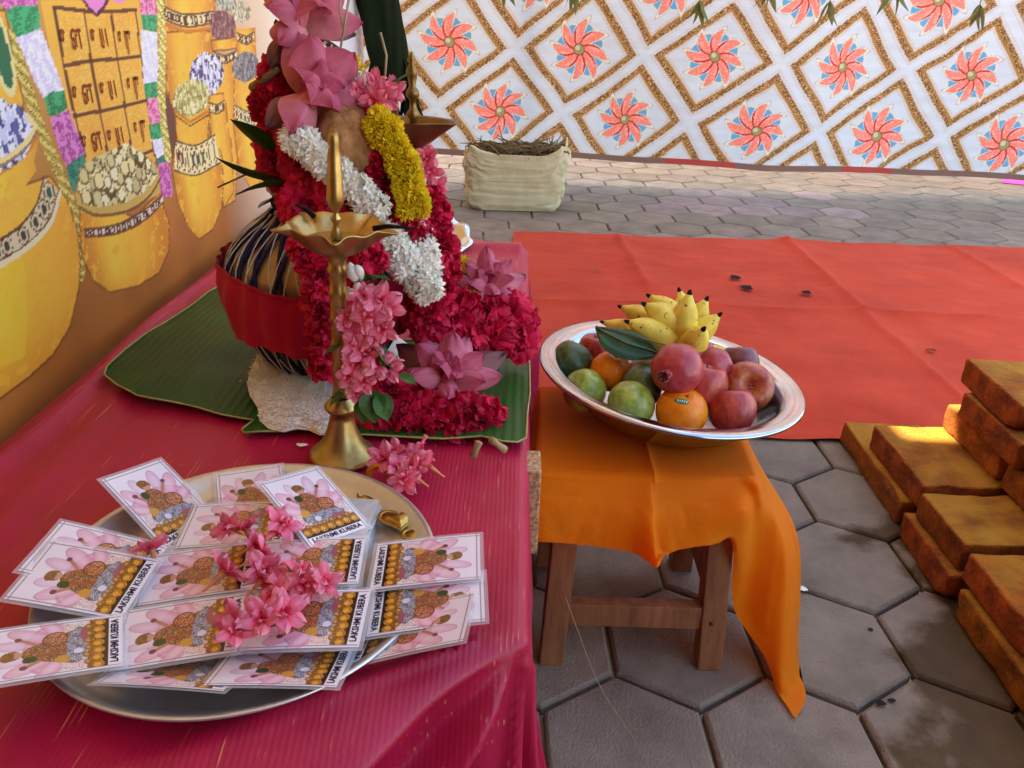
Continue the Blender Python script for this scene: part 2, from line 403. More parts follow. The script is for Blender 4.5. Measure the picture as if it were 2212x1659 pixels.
# pink cloth lying beyond, mango-leaf tassels
pkm = M('pink_cotton', lin('f04aa8'), rough=.8)
a = onz(2204, 398, 0)
v, f, _ = cdt_sheet([(a.x - .12, a.y + .02), (a.x + .5, a.y - .26), (a.x + .9, a.y + .3), (a.x + .1, a.y + .4)], .05, lambda x, y: .006 + .004 * noise.noise(Vector((x * 20, y * 20, 0))))
tag(MB().add(v, f).build('pink_cloth', pkm), 'bright pink cloth lying on the pavement under the right end of the printed backdrop', 'cloth')
lfm = M('dry_mango_leaf', lin('6f7038'), lin('8d8a4e'), sc=30, rough=.6, trans=.35)
def leafmesh(L_, Wd_, bend=.3, fold=.12, nu=9, nv=5, wav=0, tip=1.6):
    v = []
    for i in range(nu):
        t = i / (nu - 1); w = Wd_ * math.sin(PI * min(1, t ** .75 * 1.0)) ** .9 * (1 if t < .999 else 0) if t > 0 else 0
        w = max(w, .0006)
        for j in range(nv):
            s = (j / (nv - 1) - .5) * 2
            v.append((s * w / 2, -bend * L_ * t * t + 0, L_ * t) if False else (s * w / 2, bend * L_ * t * t - fold * w * abs(s) + wav * w * math.sin(9 * t + 2 * s), L_ * t * (1 - .25 * abs(bend) * t)))
    return v, gridf(nu, nv)
def tassel(u, vv, k):
    top = ony(u, -60, 4.72)
    bot = ony(u, vv, 4.72)
    e = empty('leaf_tassel', top, None, 'leaf tassel', 'mango leaf tassels hanging along the top of the printed cloth')
    h = top.z - bot.z; mb = MB()
    for i in range(4):
        a = (i - 1.5) * .32 + random.uniform(-.1, .1)
        l = .15 * random.uniform(.8, 1.1)
        vv_, ff = leafmesh(l, .035, .15)
        d = Vector((math.sin(a), random.uniform(-.2, .2), -math.cos(a)))
        link('leaf', MB().add(vv_, ff, TM((0, 0, -h + .12), d, random.uniform(0, 3))).mesh('leaf', lfm), e)
    v, f = tube([(0, 0, 1.15 - top.z + 1.2), (0, 0, -h + .1)], .0025, 5)
    MB().add(v, f).build('string', lfm, e)
    return e
TL = [(1085, 8, 'the leftmost over the first flower'), (1245, 22, 'second from the left'), (1520, 52, 'low one above the middle'), (1665, 20, 'short one right of the middle'), (1805, 55, 'third from the right'), (1945, 28, 'second from the right'), (2135, 62, 'the rightmost and lowest')]
for k, (u, vv, w) in enumerate(TL):
    e = tassel(u, vv, k); e['label'] = 'olive mango leaf tassel before the printed cloth, ' + w
# ================================================================= printed banner on the left
BX = -.65
k_ = 640; yy = .35 * (3.45 / .35) ** np.linspace(0, 1, k_); zz = np.concatenate([np.linspace(.42, 1.16, 430), np.linspace(1.25, 2.2, 8)])
Yb, Zb = np.meshgrid(yy, zz, indexing='ij')
K = 0.3472; K5 = .3124
def bp(pts, k=K, o=0): return [(lambda w: (w.y, w.z))(onx(u * k, v * k + o, BX)) for u, v in pts]
cv = Canvas(Yb, Zb, lin('a86a2c'))
noi = fbm(Yb, Zb, 3, 21, 4); gr = rng.random(Yb.shape); fine = fbm(Yb, Zb, 30, 5, 3)
cv.c *= (1 + .18 * noi)[..., None]
cv.put(np.clip((Zb - .62) / .35, 0, 1) * .8, lin('d9a24a'))
cv.put(np.clip((Yb - 1.7) / .5, 0, 1) * .9, lin('efe3c8')); cv.put(np.clip((Yb - 2.15) / .3, 0, 1), lin('f2ecf0'))
gold = lin('f4b93a'); dgold = lin('cc7c26'); brt = lin('ffe048'); dk = lin('5a2f16'); cream = lin('f0dfa0')
def body(P, col=gold, k=K, o=0, edge=True, axis=None):
    P = bp(P, k, o); m = cv.poly(P); cv.put(m, col)
    P_ = np.array(P); cy = P_[:, 0].mean(); w = np.ptp(P_[:, 0]) / 2; h = (Zb - P_[:, 1].min()) / np.ptp(P_[:, 1])
    s = (Yb - cy) / w
    cv.put(m * np.clip((abs(s) - .2) * 1.3, 0, .85), dgold); cv.put(m * np.exp(-((s + .35) / .22) ** 2) * np.clip(1.2 - abs(h - .45) * 2, 0, 1) * .5, brt)
    cv.put(m * np.clip(.25 - h, 0, .25) * 2.2, dgold); cv.put(m & (fine > .35), np.array(col) * .93)
    if edge: cv.line(P + [P[0]], .0035, dk, .7)
    return P, m
def band(P0, P1, k=K, o=0, bg=cream, fg=dk, n=12, kind='box'):
    """ornament strip between two curves (lists of px points)"""
    A = crom(bp(P0, k, o), 40); B = crom(bp(P1, k, o), 40); m = cv.poly(list(A) + list(B[::-1])); cv.put(m, bg)
    for Cc in (A, B): cv.line(Cc, .004, dk, .9)
    for i in range(n):
        t = (i + .5) / n; a = A[int(t * 39)]; b = B[int(t * 39)]; c = (a + b) / 2; w = np.linalg.norm(A[-1] - A[0]) / n; h = np.linalg.norm(a - b)
        if kind == 'box':
            cv.put((abs(Yb - c[0]) < w * .36) & (abs(Zb - c[1]) < h * .33), fg); cv.put((abs(Yb - c[0]) < w * .14) & (abs(Zb - c[1]) < h * .16), bg)
        else:
            cv.put(cv.ell(c, w * .46, h * .44), dk); cv.put(cv.ell(c, w * .38, h * .37), bg); cv.put(cv.ell(c, w * .20, h * .24), lin(random.choice(['2f5c3c', '7a2f2f', '3b3b34'])))
def grains(c, rx, ry, cols, size, k=K, o=0, bg=(.2, .2, .2), n=200, top=None):
    P = bp([c, (c[0] + rx, c[1]), (c[0], c[1] - ry)], k, o); cy, cz = P[0]; ra = abs(P[1][0] - cy); rb = abs(P[2][1] - cz)
    cv.put(cv.ell((cy, cz), ra, rb), bg); g = np.random.default_rng(abs(int(c[0])) + 1)
    for i in range(n):
        a = g.uniform(0, 2 * PI); r = math.sqrt(g.uniform(0, .93)); x_, z_ = cy + ra * r * math.cos(a), cz + rb * r * math.sin(a)
        cv.put(cv.ell((x_, z_), size * g.uniform(.45, .8), size * g.uniform(.7, 1.1)), lin(cols[i % len(cols)]))
# far pots
body([(1020, 190), (1310, 190), (1330, 500), (1320, 760), (1200, 900), (1100, 860), (1035, 520)]); body([(1015, -60), (1335, -60), (1330, 190), (1020, 200)])
band([(1015, 45), (1150, 90), (1330, 70)], [(1020, 120), (1150, 165), (1330, 140)], n=14)
cv.line(bp([(1020, 150), (1150, 200), (1320, 175)]), .006, dgold)
body([(1310, 380), (1470, 370), (1480, 900), (1460, 1250), (1395, 1290), (1330, 1000)])
grains((1383, 165), 82, 100, ['8a5a55', '6c4040', 'b08078'], .006, bg=lin('6a4444')); body([(1305, 250), (1465, 230), (1470, 300), (1310, 320)]); band([(1315, 320), (1390, 345), (1465, 315)], [(1320, 365), (1390, 392), (1465, 360)], n=9)
body([(1450, 180), (1590, 170), (1600, 420), (1480, 430)], edge=False); grains((1500, 75), 60, 62, ['cfcaa0', 'a5a080', 'e8e4c4'], .006, bg=lin('8a8660'), n=90); band([(1470, 205), (1530, 225), (1580, 200)], [(1475, 255), (1530, 275), (1580, 250)], n=6)
grains((1405, 10), 60, 60, ['9aa08a', 'c8cab0'], .006, bg=lin('6d7058'), n=90)
body([(1450, 480), (1600, 470), (1690, 620), (1710, 900), (1640, 1150), (1560, 1180), (1480, 1030), (1450, 760)])
grains((1530, 415), 85, 92, ['8d8a88', '6e6a6c', 'a9a6a0'], .006, bg=lin('5a5658')); band([(1455, 655), (1560, 690), (1680, 600)], [(1460, 745), (1570, 790), (1690, 700)], n=8, kind='oval')
body([(1300, 590), (1390, 580), (1440, 900), (1455, 1190), (1400, 1290), (1340, 1100)])
grains((1285, 460), 100, 130, ['e6e6f6', '4a4a78', 'c9cbe6', 'f5f5ff'], .0075, bg=lin('2c2c50'), n=260); band([(1300, 640), (1350, 650), (1395, 625)], [(1305, 695), (1350, 705), (1395, 680)], n=6)
cv.put(cv.poly(bp([(1030, 560), (1090, 700), (1110, 860), (1080, 1000), (1060, 940), (1030, 700)])), lin('6e4030'))
body([(1085, 650), (1305, 640), (1300, 850), (1385, 950), (1395, 1150), (1380, 1300), (1330, 1430), (1245, 1490), (1180, 1420), (1105, 1240), (1078, 1050), (1110, 860)])
grains((1195, 610), 110, 112, ['d4cf80', 'a8a255', 'ece8ac'], .0062, bg=lin('8a8440'), n=240)
cv.line(bp([(1090, 690), (1190, 760), (1300, 690)]), .006, dgold); cv.line(bp([(1090, 715), (1190, 785), (1300, 715)]), .003, dk)
band([(1105, 880), (1230, 905), (1340, 840)], [(1090, 1060), (1230, 1090), (1380, 1010)], n=8, kind='oval')
# gold panel with the table of symbols
cv.put(cv.poly(bp([(235, -40), (850, -40), (900, 300), (1000, 1000), (700, 1060), (470, 1000)])), lin('f0b640'))
m = cv.poly(bp([(335, 55), (835, 68), (890, 480), (965, 1000), (700, 1050), (540, 965), (470, 700)])); cv.put(m, lin('eeb03c')); cv.put(m & (gr < .25), lin('f6c85a')); cv.put(m * np.clip(noi, 0, 1) * .4, lin('d8862c'))
for Ln in ([(335, 55), (405, 405), (470, 700), (540, 965)], [(515, 60), (570, 390), (630, 700), (668, 940)], [(680, 70), (730, 370), (775, 650), (818, 950)], [(835, 70), (890, 480), (945, 860), (975, 1020)], [(400, 408), (570, 380), (868, 352)], [(465, 722), (640, 690), (915, 625)], [(865, 970), (950, 935)], [(330, 45), (580, 75), (845, 62)]):
    cv.line(bp(Ln), .0055, lin('5c2a18'), .95)
cv.put(cv.poly(bp([(505, -10), (660, -10), (640, 40), (595, 95), (550, 60)])), lin('e58ac8')); cv.line(bp([(505, -5), (550, 60), (595, 95), (640, 40), (660, -5)]), .006, lin('5a1c38'))
cv.put(cv.poly(bp([(690, -10), (785, -10), (750, 22), (700, 10)])), lin('e58ac8'))
# painted garlands
def flo(P, col, col2):
    m = cv.poly(bp(P)); c = cv.X * 0 + fbm(Yb, Zb, 42, int(P[0][0] + P[0][1]) % 97, 2)
    cv.put(m, lin(col)); cv.put(m & (c > .15), lin(col2)); cv.put(m & (gr > .8), np.array(lin(col2)) * 1.1)
flo([(-60, -60), (215, -60), (235, 40), (40, 70), (-20, 20)], 'c04a9a', 'e58ac0')
flo([(45, 60), (110, 30), (235, 35), (255, 170), (180, 215), (105, 235), (60, 160)], '1f8a50', '3fb070')
flo([(100, 235), (180, 210), (255, 175), (320, 330), (410, 570), (360, 600), (285, 620), (220, 500), (150, 330)], 'd8d0e8', 'f2eef8')
flo([(285, 610), (330, 570), (410, 565), (435, 670), (380, 715), (310, 720)], '1b7a48', '38a868')
flo([(320, 735), (440, 680), (480, 800), (540, 955), (480, 1000), (420, 1030), (370, 900)], 'a8468c', 'd884c0')
flo([(425, 1030), (530, 955), (540, 1010), (500, 1080), (480, 1210), (450, 1150)], '206a58', '3a9070')
for P, a, b in ((([(865, -60), (975, -60), (980, 90), (865, 95)]), 'd0568c', 'f0a0c0'), (([(865, 90), (970, 95), (970, 200), (880, 180)]), '1f8a50', '46b274'), (([(870, 185), (970, 200), (985, 510), (890, 525)]), 'dcdaea', 'f6f4fa'),
    (([(890, 520), (985, 508), (1000, 600), (905, 612)]), '1f8a50', '46b274'), (([(912, 615), (1000, 603), (1012, 755), (930, 772)]), 'd8568c', 'f4a4c4'), (([(930, 775), (1015, 760), (1028, 855), (940, 872)]), '1f8a50', '46b274'),
    (([(943, 870), (1030, 858), (1045, 960), (975, 985)]), 'dcdaea', 'f6f4fa'), (([(975, 985), (1045, 955), (1060, 1010), (990, 1040)]), '206a58', '3a9070'), (([(985, 1020), (1062, 1000), (1080, 1225), (1010, 1225)]), 'b04a90', 'dc84c0')): flo(P, a, b)
# twisted gold ropes
def rope(P, w, a='b09a3c', b='e6d070'):
    Pb = bp(P); d = cv.dist(crom(Pb, 60)); ln = np.minimum(1, 1); m = d < w / 2
    tw = np.sin(((Yb * 1.2 + Zb * 1.6) * 2 * PI / .028)); cv.put(m, lin(a)); cv.put(m & (tw > .1) & (gr < .8), lin(b)); cv.put(m & (gr > .9), lin('6a5a20'))
rope([(-10, 60), (40, 170), (130, 400), (250, 760), (400, 1120), (505, 1420), (515, 1700)], .024); rope([(985, -60), (1005, 300), (1003, 600), (1050, 960)], .030, 'c9b040', 'fff09a')
# left edge ornament and gem
body([(-300, 100), (40, 60), (90, 400), (160, 620), (150, 760), (60, 760), (-300, 760)]); cv.put(cv.ell(bp([(20, 330)])[0], .022, .052), lin('e4d890')); cv.put(cv.ell(bp([(20, 330)])[0], .015, .042), lin('1f6a44'))
# centre pot with cream discs
body([(178, 420), (290, 470), (345, 415), (366, 480), (367, 540), (345, 590), (300, 618), (240, 632), (205, 605), (182, 555), (176, 480)], k=1)
gp = bp([(495, 1180), (505, 1050), (600, 975), (700, 930), (780, 890), (880, 950), (965, 1020), (975, 1100), (920, 1180), (780, 1260), (620, 1290), (520, 1270)])
cv.put(cv.poly(bp([(480, 1200), (990, 1040), (1000, 1200), (780, 1330), (560, 1340), (500, 1300)])), lin('cfae55')); cv.line(crom(bp([(500, 1290), (620, 1340), (800, 1310), (930, 1220), (1000, 1110)]), 40), .005, dk, .8)
mg = cv.poly(gp); cv.put(mg, lin('55461f')); Pg = np.array(gp); g = np.random.default_rng(5)
for i in range(150):
    a = g.uniform(Pg[:, 0].min(), Pg[:, 0].max()); b = g.uniform(Pg[:, 1].min(), Pg[:, 1].max()); w = .0125 * g.uniform(.8, 1.15)
    cv.put(cv.ell((a, b), w * 1.1, w) & mg, lin('6b5a2c')); cv.put(cv.ell((a, b - 0 + .0015), w * .9, w * .82) & mg, lin(['e9dc98', 'd8cc88', 'f2e8b4', 'c9bd80'][i % 4]))
band([(535, 1430), (720, 1400), (880, 1320), (1015, 1215)], [(540, 1475), (740, 1450), (900, 1370), (1020, 1260)], n=15, bg=lin('e4d6b8'), fg=lin('4a1c1c'))
# big near pot
body([(-400, 330), (60, 400), (112, 380), (150, 430), (172, 500), (178, 560), (176, 617), (156, 705), (119, 767), (62, 820), (0, 867), (-400, 1100)], k=1)
cv.put(cv.poly(bp([(-400, 520), (0, 560), (48, 545), (62, 600), (66, 700), (60, 770), (-400, 1000)], 1)), lin('ffcf38'), .5)
band([(-160, 1640), (10, 1500), (150, 1400), (250, 1260), (290, 1100)], [(-100, 1800), (0, 1640), (190, 1520), (320, 1370), (380, 1190)], n=7, bg=lin('d9cca0'), kind='oval')
cv.line(crom(bp([(0, 1660), (190, 1540), (330, 1390), (390, 1200)]), 30), .008, lin('e8dcae'))
body([(-300, 1000), (0, 1010), (150, 900), (225, 800), (250, 880), (230, 1000), (240, 1060), (120, 1250), (-300, 1500)], edge=False); cv.line(crom(bp([(-100, 1120), (60, 1030), (180, 930), (240, 830)]), 30), .012, dgold, .8)
grains((-40, 850), 265, 215, ['e8e8f4', '5a5f98', 'f4f4ff', '3c3f78', 'cfd0e8'], .0085, bg=lin('4c4f80'), n=520)
cv.line(crom(bp([(-100, 1070), (60, 990), (170, 900), (232, 800), (190, 730)]), 30), .010, lin('f0d890')); cv.line(crom(bp([(-100, 1085), (70, 1005), (185, 912), (246, 810)]), 30), .004, dk, .7)
cv.c = np.clip(cv.c * 1.06, 0, .9)
bm_ = M('banner_print', (.5, .5, .5), rough=.42, attr='Col', bump=.06, bsc=400, coat=.15, spec=.4)
ban = empty('printed_banner', (BX, 1.9, .42), 'glossy printed banner with painted gold grain pots and a yellow grid of symbols', 'banner')
Xb = .006 * fbm(Yb, Zb, .9, 2, 3)
p = fast_grid('banner_sheet', np.stack([Xb, Yb - 1.9, Zb - .42], -1), bm_, cv.c, parent=ban)
# the symbols on the grid, printed letters a hair proud of the sheet
ink = M('banner_ink', lin('8a3a20'), rough=.5); mb = MB()
for r_, row in enumerate([[(440, 240), (610, 235), (768, 245)], [(520, 585), (672, 560), (825, 530)], [(575, 885), (715, 850), (868, 800)]]):
    for (u, v), tx in zip(row, ('உன', 'உய', 'உரு')):
        c = onx(u * K, v * K, BX); sz = .041
        tv, tf = text_mesh(tx, sz, offset=.0006)
        if not tv: continue
        V = np.array(tv); mb = MB(); mb.add(np.stack([0 * V[:, 0] + .0015 + float(Xb[np.abs(yy - c.y).argmin(), np.abs(zz - c.z).argmin()]), V[:, 0] * (.62 if len(tx) < 3 else .5) + c.y - 1.9, V[:, 1] * 1.15 + c.z - .42], 1), tf); mb.build('symbol', ink, ban, smooth=False)

# ================================================================= table and its cloth
TZ = .5
FR = [Vector((.010, .522)), Vector((.016, 1.74)), Vector((-.62, 2.1)), Vector((-.62, .135))]
tb = empty('table', (-.3, 1.1, 0), 'low table with a speckled beige edge hidden under the magenta cloth', 'table')
tmat = M('speckled_board', lin('cfa97e'), lin('8a6544'), sc=220, rough=.7, lo=.4, hi=.6)
mb = MB(); V2 = [(p.x + .3, p.y - 1.1) for p in FR]
v = [(a, b, TZ - .012) for a, b in V2] + [(a, b, TZ - .04) for a, b in V2]
mb.add(v, [(0, 1, 2, 3), (7, 6, 5, 4)] + [(i, i + 4, (i + 1) % 4 + 4, (i + 1) % 4) for i in range(4)]); mb.build('tabletop', tmat, tb, smooth=False)
for (a, b) in ((-.04, .62), (-.05, 1.66), (-.58, 2.0), (-.58, .24)):
    v, f = box(.045, .045, TZ - .04, (a + .3, b - 1.1, (TZ - .04) / 2)); MB().add(v, f).build('leg', wood, tb, smooth=False)
v, f = box(.026, .05, .125, (.014 + .3 + .012, .822 - 1.1, .432), .003); MB().add(v, f).build('edge_panel', tmat, tb, smooth=False)
def closest(P, poly):
    """closest point of convex polygon for outside points"""
    n = len(poly); best = None
    ins = True
    for i in range(n):
        a, b = poly[i], poly[(i + 1) % n]; ab = b - a
        if ab.x * (P.y - a.y) - ab.y * (P.x - a.x) < 0: ins = False
        t = max(0, min(1, (P - a).dot(ab) / ab.length_squared)); q = a + ab * t; d = (P - q).length
        if best is None or d < best[0]: best = (d, q, i + t)
    return (0, P, 0) if ins else best
CW = list(FR)
area = sum(CW[i].x * CW[(i + 1) % 4].y - CW[(i + 1) % 4].x * CW[i].y for i in range(4))
if area < 0: CW = CW[::-1]
xs = np.concatenate([np.linspace(-.645, -.05, 120), np.linspace(-.045, .45, 90)]); ys = np.concatenate([np.linspace(-.18, .75, 190), np.linspace(.757, 2.05, 130)])
P = np.zeros((len(xs), len(ys), 3)); corner = Vector((.0, .52))
for i, x_ in enumerate(xs):
    for j, y_ in enumerate(ys):
        p = Vector((x_, y_))
        if y_ > 1.74 + (0.016 - x_) * .56: p = Vector((x_, y_))
        d, q, t = closest(p, CW)
        if d == 0:
            z = TZ + .0018 * noise.noise(Vector((x_ * 9, y_ * 5, 0))) + .0009 * noise.noise(Vector((x_ * 30, y_ * 22, 4)))
            de = .012 - x_
            # ridges gathered towards the near right corner
            r_ = (p - corner).length; th = math.atan2(-(y_ - corner.y), -(x_ - corner.x))
            for (t0, a_, w_) in ((.50, .011, .06), (.26, .009, .05), (.75, .006, .05)):
                z += a_ * math.exp(-((th - t0) / w_) ** 2) * min(1, r_ / .06) * max(0, 1 - r_ / .42) * (1 if y_ < .56 else 0)
            # crease along the back by the banner
            z += .016 * max(0, 1 - abs(x_ + .60 - .01 * math.sin(9 * y_)) / .035) ** 2 + .006 * max(0, 1 - abs(x_ + .545 - .02 * math.sin(3 * y_)) / .03)
            z += .018 * math.exp(-((y_ - 1.72) / .04) ** 2) * max(0, min(1, (x_ + .35) / .3))
            P[i, j] = (x_, y_, z)
        else:
            nrm = (p - q) / d; r0 = .012; arc = r0 * PI / 2
            if d < arc: a_ = d / r0; out, dz = r0 * math.sin(a_), r0 * (1 - math.cos(a_))
            else: out, dz = r0, r0 + d - arc
            tt = p.x * 1.0 + p.y; s_c = t * 9.0
            ang = math.atan2(nrm.y, nrm.x)
            wob = .5 + .5 * math.sin(ang * 9 + 1.0) if abs(nrm.x) > .02 and abs(nrm.y + .0) > .02 else .5
            amp = min(1, dz / .22)
            out += amp * (.006 + .016 * math.sin(q.y * 21 + q.x * 26 + 2 * ang) ** 2 * (1 if nrm.y < -.1 else .5) + .03 * wob * min(1, dz / .3) * (1 if (abs(nrm.x) > .05 and abs(nrm.y) > .05 and (q - CW[0]).length < 9) else 0))
            if nrm.y < -.25:
                s_ = (q - FR[0]).length; r_ = math.hypot(s_, dz); ph_ = math.atan2(dz, s_ + .004)
                out += .052 * min(1, r_ / .16) * (max(0, math.cos(ph_ * 9 - .9)) ** 1.5) * min(1, dz / .03) * (1 if ph_ < 1.35 else max(0, 1 - (ph_ - 1.35) * 5))
                out += .012 * min(1, dz / .1) * math.sin(s_ * 38 + 3 * noise.noise(Vector((s_ * 6, dz * 4, 0)))) * min(1, s_ / .2)
            P[i, j] = (q.x + nrm.x * out, q.y + nrm.y * out, max(.006, TZ - dz + .0012 * noise.noise(Vector((x_ * 9, y_ * 9, 0)))))
cl = M('magenta_satin', lin('a00632'), lin('b40a3c'), sc=5, rough=.42, bump=.1, bsc=260, sheen=.04, spec=.4)
# woven stripes with a few gold threads
n = cl.node_tree.nodes; L = cl.node_tree.links; pb = n['Principled BSDF']
def prep(m):
    return m.node_tree.nodes, m.node_tree.links
tc = n.new('ShaderNodeTexCoord'); wv_ = n.new('ShaderNodeTexWave'); wv_.bands_direction = 'X'; wv_.inputs['Scale'].default_value = 62; wv_.inputs['Distortion'].default_value = .6; wv_.inputs['Detail'].default_value = 1
L.new(tc.outputs['Object'], wv_.inputs[0])
mp2 = n.new('ShaderNodeMapping'); mp2.inputs['Scale'].default_value = (1, .12, 1); L.new(tc.outputs['Object'], mp2.inputs[0])
n2 = n.new('ShaderNodeTexNoise'); n2.inputs['Scale'].default_value = 90; L.new(mp2.outputs[0], n2.inputs[0])
cr = n.new('ShaderNodeValToRGB'); cr.color_ramp.elements[0].position = .62; cr.color_ramp.elements[1].position = .76; L.new(n2.outputs[0], cr.inputs[0])
mm = n.new('ShaderNodeMath'); mm.operation = 'MULTIPLY'; L.new(cr.outputs[0], mm.inputs[0])
cr2 = n.new('ShaderNodeValToRGB'); cr2.color_ramp.elements[0].position = .8; cr2.color_ramp.elements[1].position = .97; L.new(wv_.outputs[0], cr2.inputs[0]); L.new(cr2.outputs[0], mm.inputs[1])
s0 = pb.inputs['Base Color'].links[0].from_socket; mx = n.new('ShaderNodeMix'); mx.data_type = 'RGBA'; L.new(mm.outputs[0], mx.inputs[0]); L.new(s0, mx.inputs[6]); mx.inputs[7].default_value = (*lin('e08a50'), 1)
L.new(mx.outputs[2], pb.inputs['Base Color'])
bp0 = n['Bump']; b2 = n.new('ShaderNodeBump'); b2.inputs['Strength'].default_value = .22; b2.inputs['Distance'].default_value = .0006; L.new(wv_.outputs[0], b2.inputs['Height']); L.new(bp0.outputs[0], b2.inputs['Normal']); L.new(b2.outputs[0], pb.inputs['Normal'])
tcl = fast_grid('tablecloth', P, cl)
tag(tcl, 'magenta satin cloth with fine stripes draped over the low table', 'tablecloth')

# ================================================================= steel plate with the cards
steel = M('steel', (.62, .61, .58), (.74, .73, .70), sc=14, rough=.22, metal=1, bump=.03, bsc=40, rvar=.12)
aged = M('aged_steel', (.55, .55, .52), (.72, .72, .70), sc=9, rough=.36, metal=.85, bump=.05, bsc=60, rvar=.14)
PC = Vector((-.243, .572, TZ + .004)); PR = .176
plate = empty('steel_plate', PC, 'large round steel plate on the magenta cloth heaped with picture cards', 'plate')
R_ = PR
prof = [(0.0005, .002), (.06, .002), (R_ - .035, .003), (R_ - .022, .006), (R_ - .012, .014), (R_ - .006, .020), (R_ - .001, .0225), (R_ + .001, .0215), (R_, .0195), (R_ - .005, .0185), (R_ - .012, .012), (R_ - .022, .003), (R_ - .034, 0), (.0005, 0)]
v, f = lathe(prof, 120); MB().add(v, f).build('dish', aged, plate)
# card print
CWd, CLn = .068, .100
u = np.linspace(0, 1, 118); w = np.linspace(0, 1.4706, 172); U, Vv = np.meshgrid(u, w, indexing='ij'); Vn = Vv / 1.4706
cv = Canvas(U, Vv, lin('ece6ea')); g1 = rng.random(U.shape); nn = fbm(U, Vv, 5, 3, 4); n2_ = fbm(U, Vv, 9, 8, 4)
cv.put((abs(U - .5) < .455) & (Vv > .16) & (Vv < 1.42), lin('f1e8ee'))
def el(c, a, b, rot=0):
    dx, dy = U - c[0], Vv - c[1]; cr_, sr = math.cos(rot), math.sin(rot); return ((dx * cr_ + dy * sr) / a) ** 2 + ((-dx * sr + dy * cr_) / b) ** 2
for (c, a, b, r0, co) in (((.5, .72), .47, .3, 0, 'eaa8bc'), ((.22, .92), .11, .27, .5, 'e294aa'), ((.78, .95), .11, .28, -.5, 'de8aa2'), ((.12, .72), .09, .25, 1.0, 'e69cb2'), ((.88, .74), .09, .24, -1.0, 'e294aa'), ((.36, 1.08), .09, .22, .2, 'e2b4cc'), ((.64, 1.12), .09, .24, -.2, 'd99bbc')):
    q = el(c, a, b, r0); m = q < 1; cv.put(m, lin(co), .6); cv.put(m & (q > .8), lin('b77a98'), .4); cv.put(m * np.clip(.5 - q, 0, .5), lin('f6e6ee'))
m = ((U < .40) | (U > .68)) & (Vv > .26) & (Vv < .62) & (U > .06) & (U < .94); cv.put(m, lin('ead0cc')); cv.put(m & (g1 < .3), lin('a8746c'), .7); cv.put(m & (g1 > .8), lin('faf0ea'))
m = cv.poly([(.18, .50), (.27, .76), (.34, .97), (.46, 1.04), (.57, .97), (.66, .80), (.82, .50), (.5, .40)]); cv.put(m, lin('8a5630')); cv.put(m & (g1 < .25), lin('5c2e1a')); cv.put(m & (g1 > .82), lin('d9a878')); cv.put(m & (nn > .35), lin('a8522e'))
m = el((.67, .70), .135, .135) < 1; cv.put(m, lin('8e3320')); cv.put(m & (g1 < .3), lin('c47a48')); cv.put(m & (g1 > .85), lin('e8c8a0')); cv.put((el((.67, .70), .135, .135) < 1) & (el((.67, .70), .112, .112) > 1), lin('7a4a20'))
cv.put(el((.28, .60), .07, .09) < 1, lin('d29a40')); cv.line([(.30, .84), (.22, .96)], .05, lin('b98468')); cv.line([(.62, .90), (.74, 1.06)], .045, lin('b98468')); cv.put(el((.215, .98), .04, .04) < 1, lin('7c3c50')); cv.put(el((.75, 1.08), .035, .035) < 1, lin('7c3c50'))
cv.put(el((.35, .93), .06, .075) < 1, lin('2f4a22')); cv.put(el((.46, 1.12), .085, .10) < 1, lin('6e4424')); cv.put(el((.465, 1.075), .058, .065) < 1, lin('cf9c80')); cv.put(el((.45, 1.155), .085, .07) < 1, lin('7c5228')); cv.put((el((.45, 1.155), .085, .07) < 1) & (g1 < .3), lin('b08040'))
m = (el((.52, .47), .34, .11) < 1); cv.put(m, lin('8a8a94')); cv.put(m & (n2_ > .25), lin('62626c')); cv.put(m & (g1 > .85), lin('e0e0ea')); cv.put(el((.40, .455), .05, .05) < 1, lin('dcdcea')); cv.put(el((.72, .40), .14, .05) < 1, lin('a05868'))
cv.put((Vv < .245) & (Vv > .150) & (abs(U - .5) < .455), lin('20120c'))
m = (Vv > .22) & (Vv < .36) & (abs(U - .5) < .455); cv.put(m, lin('6a4014')); cv.put(m & (g1 < .3), lin('a87428'))
for i in range(7):
    c = (.10 + i * .134, .245 + .01 * (i % 2)); cv.put(el(c, .062, .062) < 1, lin('b97818')); cv.put(el((c[0] - .01, c[1] + .012), .036, .036) < 1, lin('e4a83c'))
for i in range(6):
    c = (.17 + i * .134, .345 + .012 * (i % 2)); cv.put(el(c, .052, .05) < 1, lin('94601c')); cv.put(el((c[0], c[1] + .012), .025, .02) < 1, lin('caa050'))
cv.put((g1 > .985) & (Vv < .4) & (Vv > .2), lin('fff4d0'))
cv.put((Vv < .150) & (Vv > .02) & (abs(U - .5) < .455), lin('f2f0f2')); cv.put((abs(abs(U - .5) - .462) < .007) & (Vv > .02), lin('9a9298')); cv.put((abs(Vv - 1.425) < .008), lin('9a9298'))
pm_ = M('card_print', (.5, .5, .5), rough=.3, attr='Col', coat=.6, spec=.5)
kn = M('card_ink', lin('241838'), rough=.4)
lam = bpy.data.materials.new('clear_laminate'); lam.use_nodes = True; nn_ = lam.node_tree.nodes; q = nn_['Principled BSDF']; q.inputs['Base Color'].default_value = (.9, .92, .95, 1); q.inputs['Roughness'].default_value = .12; q.inputs['Alpha'].default_value = .32
MATS['clear_laminate'] = lam
def sag(x_, y_): return .0022 * ((x_ / .034) ** 2 * .25 - (y_ / .05) ** 2 * .35)
Pg = np.stack([(U - .5) * CWd, (Vn - .5) * CLn, sag((U - .5) * CWd, (Vn - .5) * CLn)], -1)
_o = fast_grid('tmp', Pg, pm_, cv.c); print_me = _o.data; print_me.name = 'card_print'; bpy.data.objects.remove(_o)
